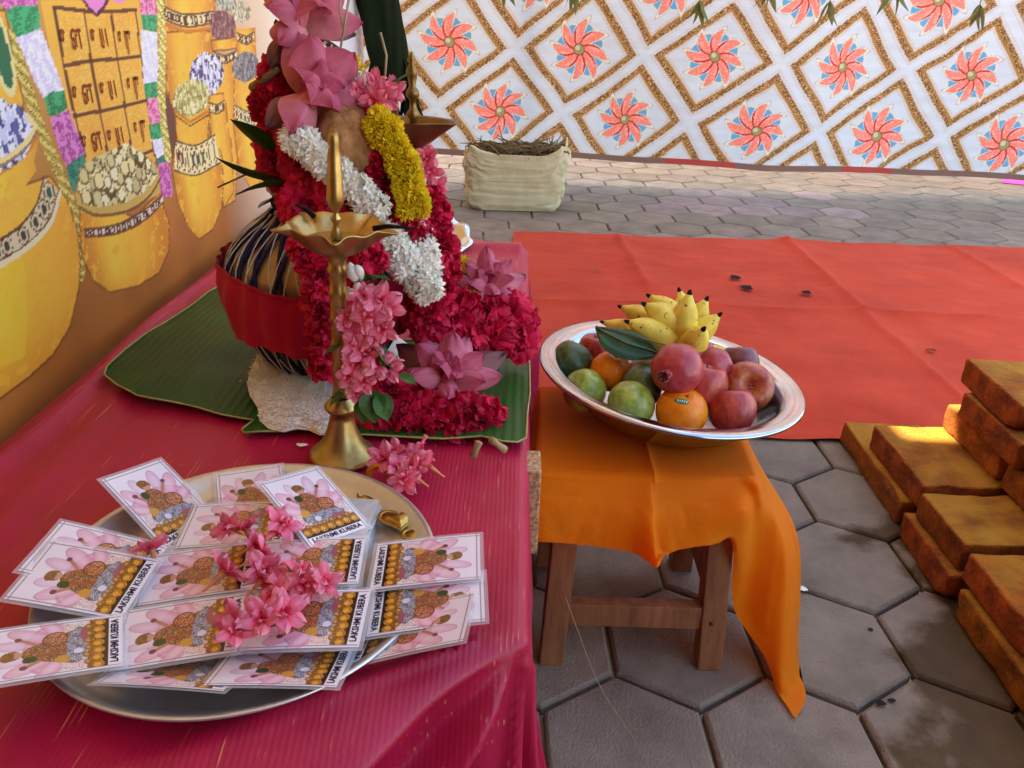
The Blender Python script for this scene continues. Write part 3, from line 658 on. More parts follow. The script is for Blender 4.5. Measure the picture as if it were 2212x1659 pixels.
tv, tf = text_mesh('LAKSHMI KUBERA', .0079, offset=.00022); V_ = np.array(tv); k = .056 / np.ptp(V_[:, 0]); V_[:, 0] *= k; V_[:, 1] = V_[:, 1] * 1.0 - .0443
V_[:, 2] = [sag(a, b) + .00035 for a, b in V_[:, :2]]; text_me = MB().add(V_, tf).mesh('card_text', kn, False)
lu = np.linspace(-.5, .5, 8); lv = np.linspace(-.5, .5, 10); LU, LV = np.meshgrid(lu, lv, indexing='ij'); _p = np.stack([LU * (CWd + .007), LV * (CLn + .007), np.vectorize(sag)(LU * CWd, LV * CLn) - .0006], -1)
_o = fast_grid('tmp', _p, lam); lam_me = _o.data; bpy.data.objects.remove(_o)
first = None
cards = []
def card(A, B, T, za, zb, zt, label, dz=0):
    A = onz(*A, TZ + za)
    def fit(px, M0, L_, g, lo=.004, hi=.085, w=.12):
        best = min((abs((onz(*px, TZ + z) - M0).length - L_) + w * abs(z - g), z) for z in np.linspace(lo, hi, 82)); return onz(*px, TZ + float(best[1]))
    lean = len(cards) < 6
    B = fit(B, A, CWd, zb, w=.5) if lean else onz(*B, TZ + zb); T = fit(T, (A + B) / 2, CLn * 1.0, zt) if lean else onz(*T, TZ + zt)
    Mx = (A + B) / 2; ex = (B - A).normalized(); ey = (T - Mx); ey = (ey - ex * ey.dot(ex)).normalized(); ez = ex.cross(ey)
    if ez.z < 0: ez = -ez; 
    c = Mx + ey * CLn / 2 * .97
    m = Matrix((ex, ey, ex.cross(ey))).transposed().to_4x4(); m.translation = c + Vector((0, 0, dz))
    e = empty('picture_card', (0, 0, 0), label, 'picture card', 'laminated picture cards heaped on the steel plate'); e.matrix_world = m
    link('picture', print_me, e); link('lettering', text_me, e); link('laminate', lam_me, e); cards.append(e)
    return e
LB = 'laminated picture card, '
card((258,1342),(342,1212),(72,1215), .026,.022,.034, LB+'middle one of the three sticking out left, overlapping the card above it', .002)
card((285,1290),(358,1180),(125,1140), .022,.020,.030, LB+'upper one of the left three, half covered by the card in front')
card((262,1442),(262,1331),(-5,1348), .034,.032,.036, LB+'pointing furthest left at the near left rim of the plate', .002)
card((352,1180),(474,1124),(320,1002), .022,.022,.055, LB+'tilted one at the top left with its picture wholly clear')
card((485,1155),(622,1130),(538,1011), .020,.020,.040, LB+'at the back in the middle showing only the head and shoulders')
card((670,1183),(796,1138),(692,1017), .030,.030,.045, LB+'at the back right with its picture upright', .002)
card((602,1182),(632,1075),(415,1122), .028,.030,.027, LB+'lying sideways below the back middle card, blossoms on its lower edge')
card((540,1275),(556,1168),(335,1215), .030,.031,.026, LB+'lying sideways left of the centre blossoms')
card((508,1400),(527,1288),(292,1355), .033,.034,.028, LB+'sideways in the lower left of the heap')
card((745,1320),(770,1215),(545,1262), .027,.027,.026, LB+'mostly buried sideways card under the right centre ones')
card((770,1262),(788,1158),(560,1215), .033,.033,.029, LB+'sideways right of the centre blossoms')
card((772,1392),(797,1278),(528,1345), .037,.037,.032, LB+'sideways at the lower right of the heap, top of the pile')
card((820,1168),(800,1282),(1005,1165), .026,.028,.036, LB+'turned with its head right at the upper right rim')
card((812,1268),(795,1372),(1000,1258), .021,.025,.033, LB+'turned with its head right at the middle right rim')
card((800,1330),(752,1440),(960,1365), .006,.016,.040, LB+'steep dark one leaning on the lower right rim')
card((488,1482),(548,1430),(240,1460), .036,.014,.030, LB+'steep one at the near left rim seen almost edge-on')
card((725,1478),(760,1402),(500,1478), .036,.016,.036, LB+'steep one at the near right rim with its head left')
# blank backs of the many cards underneath: a low stack
bk = M('card_edge', lin('d8d6d4'), lin('b5b2ae'), sc=40, rough=.25, coat=.4)
for i, (cx_, cy_, a) in enumerate(((-.285, .56, 1.45), (-.20, .575, 1.62), (-.275, .64, 1.3), (-.19, .655, 1.5))):
    e = empty('card_bundle', (cx_, cy_, TZ + .0072), ['bundle of laminated cards under the heap, lower left', 'bundle of laminated cards under the heap, lower right', 'bundle of laminated cards under the heap, upper left', 'bundle of laminated cards under the heap, upper right'][i], 'card bundle', 'bundles of cards under the heap', (0, 0, a))
    mb = MB()
    for k in range(9):
        v, f = box(CWd, CLn, .0013, (random.uniform(-.003, .003), random.uniform(-.004, .004), .0006 + k * .0017), 0); mb.add(v, f)
    mb.build('card_edges', bk, e, smooth=False)
# embossed metal hearts lying on the plate
brassp = M('gold_foil', lin('c8ae62'), lin('a88c48'), sc=30, rough=.25, metal=1)
def heart(u, v, z, s, rot, label):
    c = onz(u, v, TZ + z); mb = MB(); pts = []
    for i in range(40):
        t = 2 * PI * i / 40; pts.append((16 * math.sin(t) ** 3 / 17, (13 * math.cos(t) - 5 * math.cos(2 * t) - 2 * math.cos(3 * t) - math.cos(4 * t)) / 17))
    vv = []; rings = [(1.12, .0), (1.12, .08), (1.03, .13), (.93, .07), (.85, .07), (.6, .17), (.3, .21), (.02, .22)]
    for (k, h) in rings: vv += [(x_ * k * s, y_ * k * s, h * s) for x_, y_ in pts]
    ff = [(a * 40 + i, a * 40 + (i + 1) % 40, (a + 1) * 40 + (i + 1) % 40, (a + 1) * 40 + i) for a in range(len(rings) - 1) for i in range(40)]
    o = mb.add(vv, ff).build('heart_token', brassp); o.location = c; o.rotation_euler = (0, .06, rot); tag(o, label, 'token', 'gold heart tokens on the steel plate')
heart(862, 1122, .016, .021, .25, 'shiny gold heart token on the bare right part of the plate, nearest the rim')
heart(808, 1082, .010, .022, -.3, 'dull gold heart token on the plate behind the shiny one')
heart(905, 1152, .014, .017, .9, 'small dull heart token half under the right cards')
# ================================================================= flower makers
def petal(L_, W_, cup=.3, curl=.3, tip=.5, ruf=0, nu=6, nv=5, seed=0, base=.15, kx=1.12, ky=.72):
    """petal growing along +Z from the origin, face towards -Y, curling outwards (+Y)"""
    v = []; ph = seed * 1.7
    for i in range(nu):
        t = i / (nu - 1)
        wd = W_ * (base + (1 - base) * math.sin(PI * min(1, (t * .92 + .04)) ** (1.0 + tip * .0) * 1.0) ** .75) if tip < .9 else max(.0006, W_ * (base * (1 - t) ** .5 + (1 - base) * max(0, math.sin(PI * t ** kx)) ** ky))
        if t > .85 and tip < .9: wd *= (1 - (t - .85) / .15 * tip * .92)
        for j in range(nv):
            s = (j / (nv - 1) - .5) * 2
            x = s * wd / 2; y = -cup * wd * (1 - s * s) * .5 + curl * L_ * t * t + (ruf * L_ * t * math.sin(3.1 * s * 2 + ph + 4 * t) if ruf else 0)
            z = L_ * t * (1 - .12 * abs(curl)) + (ruf * .6 * L_ * t * math.cos(5 * s + ph) if ruf else 0)
            v.append((x, y, z))
    return v, gridf(nu, nv)
def rotz(a): return Matrix.Rotation(a, 4, 'Z')
def rotx(a): return Matrix.Rotation(a, 4, 'X')
def flower(mb, rings, seed=0, c_in=None, c_out=None, **kw):
    """rings: (count, open angle deg, length, width, curl, z0, phase)"""
    g = random.Random(seed)
    for ri, (n_, ang, L_, W_, curl, z0, *o) in enumerate(rings):
        tip = kw.get('tip', .4); cup = kw.get('cup', .5)
        for k in range(n_):
            a = 2 * PI * (k + .5 * (ri % 2)) / n_ + g.uniform(-.18, .18)
            l = L_ * g.uniform(.88, 1.1); w = W_ * g.uniform(.9, 1.1)
            v, f = petal(l, w, cup, curl * g.uniform(.6, 1.3), tip, kw.get('ruf', 0), kw.get('nu', 6), kw.get('nv', 5), g.random() * 9, kw.get('base', .15))
            m = rotz(a) @ Matrix.Translation((0, kw.get('r0', .002), z0)) @ rotx(-rad(ang + g.uniform(-8, 8)))
            cc = np.array(c_in if c_in is not None else (1, 1, 1)); co = np.array(c_out if c_out is not None else (1, 1, 1))
            mixf = ri / max(1, len(rings) - 1); base = cc * (1 - mixf) + co * mixf; base = base * g.uniform(.88, 1.1)
            t = np.repeat(np.linspace(0, 1, kw.get('nu', 6)), kw.get('nv', 5))[:, None]
            tipc = np.array(kw.get('tipc', base)); bc_ = np.array(kw.get('basec', base))
            col = base * (1 - abs(2 * t - 1)) + np.where(t < .5, bc_ * (1 - 2 * t) + 0 * t, tipc * (2 * t - 1)) if ('tipc' in kw or 'basec' in kw) else np.tile(base, (len(v), 1))
            col = col * np.tile(1 + .07 * np.cos(np.arange(kw.get('nv', 5)) * 2.6 + k), kw.get('nu', 6))[:, None]
            mb.add(v, f, m, col)
    return mb
def pm2(name, **k):
    return M(name, (.86, .86, .86), (1.08, 1.08, 1.08), sc=55, attr='Col', **k)
rosem = pm2('rose_petal', rough=.55, trans=.22, sheen=.05, bump=.2, bsc=300)
lotm = pm2('lotus_petal', rough=.5, trans=.22, bump=.25, bsc=220, sheen=.05)
olem = pm2('oleander_petal', rough=.55, trans=.25, bump=.15, bsc=300)
jasm = pm2('jasmine_petal', rough=.5, trans=.38)
mumm = pm2('chrysanthemum_petal', rough=.6, trans=.2)
grm = M('leaf_green', lin('1c3a16'), lin('34581f'), sc=18, rough=.42, trans=.12, bump=.25, bsc=60, coat=.2)
grm2 = M('serrated_leaf_green', lin('2a4a1c'), lin('4c7030'), sc=30, rough=.5, trans=.2, bump=.2)
stemm = M('stem_green', lin('5e6b3a'), lin('6f5a3a'), sc=30, rough=.7)
RED = np.array(lin('cc0638')); RED2 = np.array(lin('f01c50')); DRK = np.array(lin('8c0428'))
ROSES = []
for k in range(4):
    mb = MB()
    flower(mb, [(3, 8, .022, .018, -.15, .004), (4, 18, .024, .022, -.05, .003), (5, 34, .027, .026, .1, .002), (6, 52, .030, .030, .25, 0), (7, 70, .032, .032, .35, -.002), (7, 90, .032, .033, .3, -.004)], seed=k, c_in=DRK * 1.1, c_out=RED2, ruf=.10, nu=7, nv=7, tip=.25, cup=.6, base=.35)
    v, f = lathe([(.0005, -.012), (.007, -.008), (.009, -.002), (.006, .004), (.0005, .006)], 10); mb.add(v, f, col=RED * .7)
    ROSES.append(mb.mesh('rose_mesh', rosem))
# frilly double blossoms (dense, many small petals)
FR_ = []
for k in range(3):
    mb = MB(); g = random.Random(k + 50)
    for i in range(46):
        z_ = g.uniform(-.15, 1); a = g.uniform(0, 2 * PI); r = math.sqrt(1 - z_ * z_); d = Vector((r * math.cos(a), r * math.sin(a), z_))
        v, f = petal(.026 * g.uniform(.8, 1.15), .021 * g.uniform(.8, 1.2), .5, .35, .15, .10, 7, 7, g.random() * 9, .35)
        mb.add(v, f, TM(d * .004, d, g.uniform(0, 6.3)), RED * g.uniform(.7, 1.0) + (RED2 - RED) * g.uniform(0, .9))
    FR_.append(mb.mesh('frilled_mesh', rosem))
LOT = []
lo_in = np.array(lin('cc4c70')); lo_out = np.array(lin('e890a0'))
for k in range(3):
    mb = MB()
    if k == 0: rg_ = [(4, 5, .046, .034, -.2, .004), (5, 20, .056, .040, -.1, .002), (6, 40, .068, .042, .05, 0), (6, 62, .074, .040, .12, -.003)]
    else: rg_ = [(3, 2, .044, .040, -.3, .003), (4, 10, .056, .054, -.3, .002), (4, 24, .068, .066, -.22, .001), (5, 42, .078, .070, -.12, 0), (3, 62, .080, .064, .02, -.003)]
    flower(mb, rg_, seed=k + 10, c_in=lo_in, c_out=lo_out, cup=.95, tip=1.0, nu=15, nv=11, r0=.006, tipc=np.array(lin('b44460')), basec=np.array(lin('e6b4ac')), ruf=.025, base=.3)
    flower(mb, [(3, 84, .082, .044, .12, -.006)], seed=k + 30, c_in=np.array(lin('a06a66')), cup=.8, tip=1.0, nu=11, nv=7, r0=.006, tipc=np.array(lin('70403e')), basec=np.array(lin('b09070')), ruf=.05)
    v, f = lathe([(.0005, -.02), (.006, -.016), (.009, -.006), (.013, .012), (.014, .018), (.0005, .019)], 14); mb.add(v, f, col=lin('c8b060'))
    LOT.append(mb.mesh('lotus_mesh', lotm))
OLE = []
for k in range(4):
    mb = MB(); g = random.Random(k)
    flower(mb, [(3, 20, .011, .010, .2, .014), (5, 58 + 6 * (k % 3), .022, .016, .1, .012)], seed=k + 70, c_in=np.array(lin('f0406c')), c_out=np.array(lin('fc7896')), ruf=.16, nu=7, nv=6, tip=.3, cup=.4, base=.3, tipc=np.array(lin('ff9cae')), basec=np.array(lin('e03c5c')))
    v, f = lathe([(.0012, -.012), (.0016, -.004), (.0028, .006), (.0042, .014), (.0005, .012)], 8); mb.add(v, f, col=lin('e8a070'))
    OLE.append(mb.mesh('oleander_mesh', olem))
JAS = []
for k in range(4):
    mb = MB(); g = random.Random(k + 5)
    for i in range(11):
        z_ = g.uniform(-.2, 1); a = g.uniform(0, 2 * PI); r = math.sqrt(1 - z_ * z_); d = Vector((r * math.cos(a), r * math.sin(a), z_))
        w = g.uniform(.9, 1.05); cc = np.array(lin('fffdf2')) * w
        m = TM(d * .002, d, g.uniform(0, 6))
        v, f = tube([(0, 0, 0), (0, 0, .011)], [.0009, .0013], 5); mb.add(v, f, m, np.array(lin('d3d8a8')))
        sub = MB(); flower(sub, [(5, 55, .0125, .0062, .15, .010)], seed=g.randint(0, 999), c_in=cc, nu=4, nv=3, tip=.8, cup=.3, base=.4, r0=.0008)
        mb.add(np.concatenate(sub.v), sub.f, m, np.concatenate(sub.c))
    JAS.append(mb.mesh('jasmine_mesh', jasm))
MUM = []
for k in range(3):
    mb = MB(); g = random.Random(k + 90)
    for i in range(210):
        z_ = g.uniform(-.55, 1); a = g.uniform(0, 2 * PI); r = math.sqrt(1 - z_ * z_); d = Vector((r * math.cos(a), r * math.sin(a), z_))
        v, f = petal(.0125 * g.uniform(.8, 1.15), .0042, .4, .15, .2, 0, 3, 3, 0, .4)
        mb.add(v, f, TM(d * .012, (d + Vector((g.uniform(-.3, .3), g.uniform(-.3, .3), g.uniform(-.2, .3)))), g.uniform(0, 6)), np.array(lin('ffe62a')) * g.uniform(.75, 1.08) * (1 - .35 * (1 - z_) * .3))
    v, f = lathe([(.0005, -.012), (.010, -.008), (.014, 0), (.012, .009), (.0005, .012)], 12); mb.add(v, f, col=lin('c09a1a'))
    MUM.append(mb.mesh('mum_mesh', mumm))
CAMV = Vector((0, 0, CAMZ))
def put(name, meshes, parent, p, d, s=1, roll=None, i=None):
    me = meshes[random.randrange(len(meshes)) if i is None else i]
    o = link(name, me, parent); o.matrix_world = TM(p, d, random.uniform(0, 6.3) if roll is None else roll, s)
    return o
def fix(parent):
    """parents are Empties: express the children in their parent's space"""
    pass
def child_put(name, meshes, parent, p, d, s=1, roll=None, i=None):
    me = meshes[random.randrange(len(meshes)) if i is None else i]
    o = link(name, me, parent)
    m = TM(p, d, random.uniform(0, 6.3) if roll is None else roll, s)
    o.matrix_basis = Matrix.Translation(-parent.location) @ m
    return o
def tocam(p, up=.3, side=0):
    d = (CAMV - Vector(p)).normalized() + Vector((side, 0, up)); return d.normalized()
def garland(name, meshname, meshes, path, nper, spread, label, cat, size=(1, 1), group=None, cross=1, thread=None):
    """path: list of (u,v,y) photo points placed at real depth y"""
    P3 = [ony(u, v, y) for u, v, y in path]; C_ = crom([tuple(p) for p in P3], nper)
    root = empty(name, P3[0], label, cat, group)
    if thread:
        v, f = tube([Vector(c) - root.location for c in C_], .0012, 5); MB().add(v, f).build('thread', thread, root)
    for k in range(nper):
        t = Vector(C_[min(k + 1, nper - 1)]) - Vector(C_[max(k - 1, 0)]); t.normalize(); toc = (CAMV - Vector(C_[k])).normalized(); sd = t.cross(toc).normalized()
        for c in range(cross):
            o = (c - (cross - 1) / 2) * spread
            p = Vector(C_[k]) + sd * (o + random.uniform(-.2, .2) * spread) + toc * random.uniform(-.003, .004) - toc * abs(o) * .35
            d = (toc + sd * o / max(spread, .001) * .55 + Vector((random.uniform(-.3, .3), random.uniform(-.3, .3), random.uniform(-.1, .4)))).normalized()
            child_put(meshname, meshes, root, p, d, random.uniform(*size))
    return root

# ================================================================= banana leaf, rice, pot
bl = bpy.data.materials.new('banana_leaf'); bl.use_nodes = True
bl = M('banana_leaf_green', lin('1c4212'), lin('2e5a1c'), sc=3, rough=.45, trans=.08, coat=.05, bump=.1, bsc=120)
n, L = prep(bl); pb = n['Principled BSDF']; tc = n.new('ShaderNodeTexCoord'); wv_ = n.new('ShaderNodeTexWave'); wv_.bands_direction = 'X'; wv_.inputs['Scale'].default_value = 26; wv_.inputs['Distortion'].default_value = 1.2; L.new(tc.outputs['Object'], wv_.inputs[0])
b2 = n.new('ShaderNodeBump'); b2.inputs['Strength'].default_value = .5; b2.inputs['Distance'].default_value = .001; L.new(wv_.outputs[0], b2.inputs['Height']); L.new(n['Bump'].outputs[0], b2.inputs['Normal']); L.new(b2.outputs[0], pb.inputs['Normal'])
ol = [tuple(onz(u, v, TZ + .004)[:2]) for u, v in [(230, 832), (236, 815), (275, 775), (340, 725), (400, 680), (450, 640), (502, 612), (560, 640), (640, 690), (740, 720), (860, 740), (960, 745), (1040, 746), (1110, 744), (1138, 748), (1143, 800), (1144, 862), (1138, 905), (1136, 955), (1118, 966), (1085, 966), (1040, 955), (960, 958), (860, 950), (790, 945), (730, 944), (690, 936), (650, 932), (600, 938), (560, 940), (528, 944), (524, 936), (548, 915), (480, 905), (430, 893), (370, 884), (300, 875), (258, 856)]]
def leafz(x, y):
    e = max(0, x + .01) * .35
    return TZ + .010 + .006 * math.sin(x * 11 + 1) * math.sin(y * 8) + .012 * max(0, -x - .42) * 3 - .35 * max(0, x - .0) ** 1.0 * .5 + .003 * noise.noise(Vector((x * 12, y * 12, 0)))
v, f, olp = cdt_sheet(ol, .012, leafz)
lo_ = ony(640, 870, 1.0)
bleaf = empty('banana_leaf', (0, 0, 0), 'large dark green banana leaf laid on the table under the flower decked pot', 'banana leaf')
MB().add(v, f).build('blade', bl, bleaf)
edm = M('leaf_rim', lin('a9a866'), lin('8a8440'), sc=40, rough=.6)
vv, ff = tube([Vector((p.x, p.y, leafz(p.x, p.y) + .001)) for p in olp + [olp[0]]], .0014, 5, False); MB().add(vv, ff).build('leaf_edge', edm, bleaf)
vv, ff = tube([Vector((p[0], p[1], leafz(p[0], p[1]) + .002)) for p in crom([tuple(onz(u, v, TZ + .01)[:2]) for u, v in ((700, 640), (760, 700), (950, 760), (1060, 800), (1140, 830))], 30)], [.005] * 30, 6); 
# rice heap
PX, PY = ony(694, 640, 1.065).x, 1.065
rm = M('rice_white', lin('e6dcc8'), lin('faf4e6'), sc=260, rough=.75, bump=.9, bsc=420, lo=.35, hi=.6, bdist=.003)
ol = [tuple(onz(u, v, TZ + .012)[:2]) for u, v in [(553, 770), (538, 800), (534, 830), (540, 860), (556, 880), (560, 905), (580, 922), (612, 930), (640, 926), (668, 928), (690, 938), (718, 936), (735, 915), (738, 880), (760, 850), (800, 820), (860, 790), (880, 740), (820, 700), (700, 680), (600, 700), (570, 740)]]
cdt = cdt_sheet(ol, .010, lambda x, y: 0); olv = cdt[2]
def rz(x, y):
    d = min(math.hypot(p.x - x, p.y - y) for p in olv); return TZ + .010 + .009 * (1 - math.exp(-d / .010)) + .008 * math.exp(-((x + .37) / .04) ** 2 - ((y - .93) / .04) ** 2) + .0022 * noise.noise(Vector((x * 60, y * 60, 0))) + .003 * noise.noise(Vector((x * 18, y * 18, 3)))
mb = MB(); mb.add([(x, y, rz(x, y)) for x, y, _ in cdt[0]], cdt[1])
tri = [t for t in cdt[1]]
gv = [(0, 0, .0028), (0, 0, -.0028), (.0009, 0, 0), (-.0005, .0008, 0), (-.0005, -.0008, 0)]; gf = [(0, 2, 3), (0, 3, 4), (0, 4, 2), (1, 3, 2), (1, 4, 3), (1, 2, 4)]
for i in range(5200):
    t = random.choice(tri); a, b = random.random(), random.random()
    if a + b > 1: a, b = 1 - a, 1 - b
    A, B, C3 = (cdt[0][q] for q in t); x_ = A[0] + a * (B[0] - A[0]) + b * (C3[0] - A[0]); y_ = A[1] + a * (B[1] - A[1]) + b * (C3[1] - A[1])
    if random.random() < .04: x_ += random.uniform(-.02, .02); y_ += random.uniform(-.02, .02)
    if y_ > 1.08: continue
    z_ = max(rz(x_, y_), TZ + .012) + .001
    mb.add(gv, gf, TM((x_, y_, z_), (random.uniform(-1, 1), random.uniform(-1, 1), random.uniform(-.3, .3))))
tag(mb.build('rice_heap', rm), 'heap of white raw rice on the banana leaf around the foot of the pot', 'rice', kind='stuff')
for k, (u, v) in enumerate([]): pass
# pot
clay = M('pot_metal', lin('b89a68'), lin('8a6c44'), sc=14, rough=.45, metal=.55, bump=.15, bsc=30)
pot = empty('kalasha_pot', (PX, PY, TZ + .013), 'round metal pot wound with navy and white thread standing on the rice', 'pot')
PRO = [(.0005, 0), (.055, .001), (.078, .012), (.098, .035), (.115, .070), (.126, .105), (.130, .135), (.127, .160), (.114, .185), (.092, .207), (.070, .222), (.056, .236), (.053, .252), (.060, .266), (.064, .270), (.060, .272), (.050, .255), (.0005, .25)]
PROc = crom([(a * .95, b * .95) for a, b in PRO], 60)
v, f = lathe([tuple(p) for p in PROc], 64); MB().add(v, f).build('pot_body', clay, pot)
def potpt(s, a, off=.0015):
    i = s * 59; k = int(min(58, i)); p = PROc[k] * (1 - i + k) + PROc[k + 1] * (i - k); q = PROc[min(59, k + 1)] - PROc[k]; nrm = np.array([q[1], -q[0]]); nrm = nrm / (np.linalg.norm(nrm) + 1e-9)
    r = p[0] + nrm[0] * off; z = p[1] + nrm[1] * off; return (r * math.cos(a), r * math.sin(a), z)
navy = M('navy_thread', lin('1a1c38'), lin('2a2540'), sc=80, rough=.7); wht = M('white_thread', lin('d8d4cc'), lin('b8b2aa'), sc=80, rough=.7)
for nm, mt, ncy, rr_, off, w0 in (('navy_thread', navy, 7, .0030, .003, 0), ('white_thread', wht, 8, .0009, .0065, .4)):
    mb = MB(); s0, s1 = .06, .64
    for rep in range(3 if nm == 'navy_thread' else 3):
        m_ = ncy * 2; prev = None
        for i in range(m_):
            a0 = 2 * PI * i / m_ + w0 + rep * .31 + random.uniform(-.05, .05); a1 = 2 * PI * (i + 1) / m_ + w0 + rep * .31 + random.uniform(-.05, .05) + (.12 if i % 2 else .05)
            sa, sb = (s0, s1) if i % 2 == 0 else (s1, s0)
            v, f = tube([potpt(sa + (sb - sa) * t, a0 + (a1 - a0) * t, off + rep * .0012) for t in np.linspace(0, 1, 18)], rr_, 5, False); mb.add(v, f)
    mb.build(nm, mt, pot)
# red cloth band round the pot
rc = M('red_cotton', lin('a50a30'), lin('b90d36'), sc=5, rough=.75, sheen=.1, bump=.15, bsc=500)
na, ns = 150, 26; A_cam = math.atan2(-PY, -PX)
Pv = np.zeros((na, ns, 3))
for i in range(na):
    a = A_cam + PI + 2 * PI * i / (na - 1); rel = ((a - A_cam + PI) % (2 * PI)) - PI      # 0 faces the camera, + towards the right
    top = .425 - .045 * math.exp(-((rel - .15) / .6) ** 2) + .008 * math.sin(rel * 3)
    bot = .245 - .03 * math.exp(-((rel - .25) / .6) ** 2)
    for j in range(ns):
        s = bot + (top - bot) * j / (ns - 1)
        fl = .004 + .0035 * math.sin(a * 9 + s * 14) * (.4 + s) + .002 * math.sin(a * 23 - s * 20) + (.003 * (1 - j / 5) if j < 5 else 0) + (.004 if j > ns - 3 else 0)
        Pv[i, j] = potpt(s, a, .011 + fl)
fast_grid('cloth_band', Pv, rc, parent=pot)
# the coconut on top
cocm = M('coconut_husk', lin('6a4428'), lin('c4905c'), sc=70, rough=.9, bump=1, bsc=90, stretch=(1, 1, .35), bdist=.004, lo=.3, hi=.7)
co = ony(762, 325, 1.035); v, f = lathe([(.0005, -.062), (.03, -.055), (.05, -.03), (.056, 0), (.050, .032), (.034, .055), (.015, .070), (.006, .082), (.0005, .086)], 36)
v = [tuple(Vector(p) * .9 * (1 + .05 * noise.noise(Vector(p) * 30))) for p in v]
o = MB().add(v, f).build('coconut', cocm); o.location = co; o.rotation_euler = (.35, -.25, 0); tag(o, 'brown coconut amid the garlands on top of the pot', 'coconut')
# ================================================================= brass lamps
brass = M('brass', lin('c4a86c'), lin('92763e'), sc=22, rough=.40, metal=1, bump=.12, bsc=55, rvar=.14, lo=.3, hi=.7)
dbrass = M('dark_brass', lin('6a5230'), lin('8f7040'), sc=14, rough=.38, metal=.9, bump=.3, bsc=50)
LX, LY = onz(745, 985, TZ).x, .80
lamp = empty('oil_lamp', (LX, LY, TZ + .003), 'tall brass oil lamp with spouted bowl and pointed finial standing on the magenta cloth', 'oil lamp', rot=(0, rad(-1.5), 0))
lamp.rotation_euler = (0, rad(2.4), 0)
HL = ony(720, 352, LY).z - TZ
def zz_(v): return (ony(730, v, LY).z - TZ)
base = [(.0005, .002), (.036, .002), (.039, .004), (.039, .008), (.036, .011), (.030, .016), (.024, .026), (.018, .040), (.0145, .055), (.013, .064), (.017, .066), (.0195, .070), (.0195, .073), (.016, .077), (.0125, .081), (.011, .083)]
v, f = lathe(base, 56); MB().add(v, f).build('base', brass, lamp)
zb_ = zz_(556)
st_ = [(.0105, .082)]
for k in range(5):
    z0 = .084 + k * (zb_ - .10) / 5; h = (zb_ - .10) / 5
    st_ += [(.0122, z0 + .002), (.0135, z0 + .004), (.0118, z0 + .008), (.0112, z0 + h * .5), (.0120, z0 + h - .004)]
st_ += [(.0125, zb_ - .016), (.0105, zb_ - .012), (.0105, zb_ - .006), (.014, zb_), (.016, zb_ + .003)]
st_ = [(r * (.76 if z < zb_ - .018 else .9), z) for r, z in st_]
v, f = lathe(st_, 40); MB().add(v, f).build('stem', brass, lamp)
zr = zz_(497)
nb = 130; prof = [(.0005, zb_ + .004, 0), (.014, zb_ + .002, 0), (.026, zb_ + .006, .0), (.036, zb_ + .013, .05), (.043, zb_ + .022, .2), (.0475, zr - .002, .6), (.0505, zr + .002, 1.0), (.051, zr + .0035, 1.0), (.049, zr + .0035, 1), (.045, zr - .001, .6), (.041, zb_ + .023, .15), (.034, zb_ + .015, 0), (.024, zb_ + .010, 0), (.0005, zb_ + .009, 0)]
v = []
for i in range(nb):
    t = 2 * PI * i / nb; c5 = math.cos(5 * (t + .12)); sp = max(0, c5) ** 3
    for r, z, k in prof: rr = r * (1 + k * (.34 * sp ** 1.6 - .0 * (1 - sp))); v.append((rr * math.cos(t), rr * math.sin(t), z + k * (-.001 * sp - .0012 * math.cos(10 * (t + .12)))))
MB().add(v, gridf(nb, len(prof), True)).build('bowl', brass, lamp)
v, f = lathe([(.0005, zb_ + .0165), (.034, zb_ + .0165)], 40); MB().add(v, f).build('oil', M('lamp_oil', lin('8a6a20'), rough=.05, coat=1), lamp)
fz = zb_ + .018
fin = [(.009, fz), (.0095, fz + .006), (.006, fz + .016), (.0045, fz + .024), (.008, fz + .030), (.009, fz + .034), (.005, fz + .039), (.0045, fz + .044), (.012, fz + .056), (.0145, fz + .064), (.0135, fz + .074), (.0105, fz + .086), (.008, fz + .094), (.0095, fz + .098), (.008, fz + .104), (.004, fz + .112), (.0012, HL), (.0004, HL + .003)]
kf = (HL - fz) / .125; fin = [(r * .64, fz + (z - fz) * kf if z < HL - .0005 else z) for r, z in fin]
v, f = lathe(fin, 36); MB().add(v, f).build('finial', brass, lamp)
wick = M('burnt_wick', lin('14110f'), rough=.95)
for (a, l) in ((-.12 + 0.0, .03), (2.4, .02)):
    v, f = tube([(.040 * math.cos(a), .040 * math.sin(a), zr + .003), (.055 * math.cos(a), .055 * math.sin(a), zr + .007), ((.055 + l) * math.cos(a), (.055 + l) * math.sin(a), zr + .008)], [.003, .0026, .001], 6); MB().add(v, f).build('wick', wick, lamp)
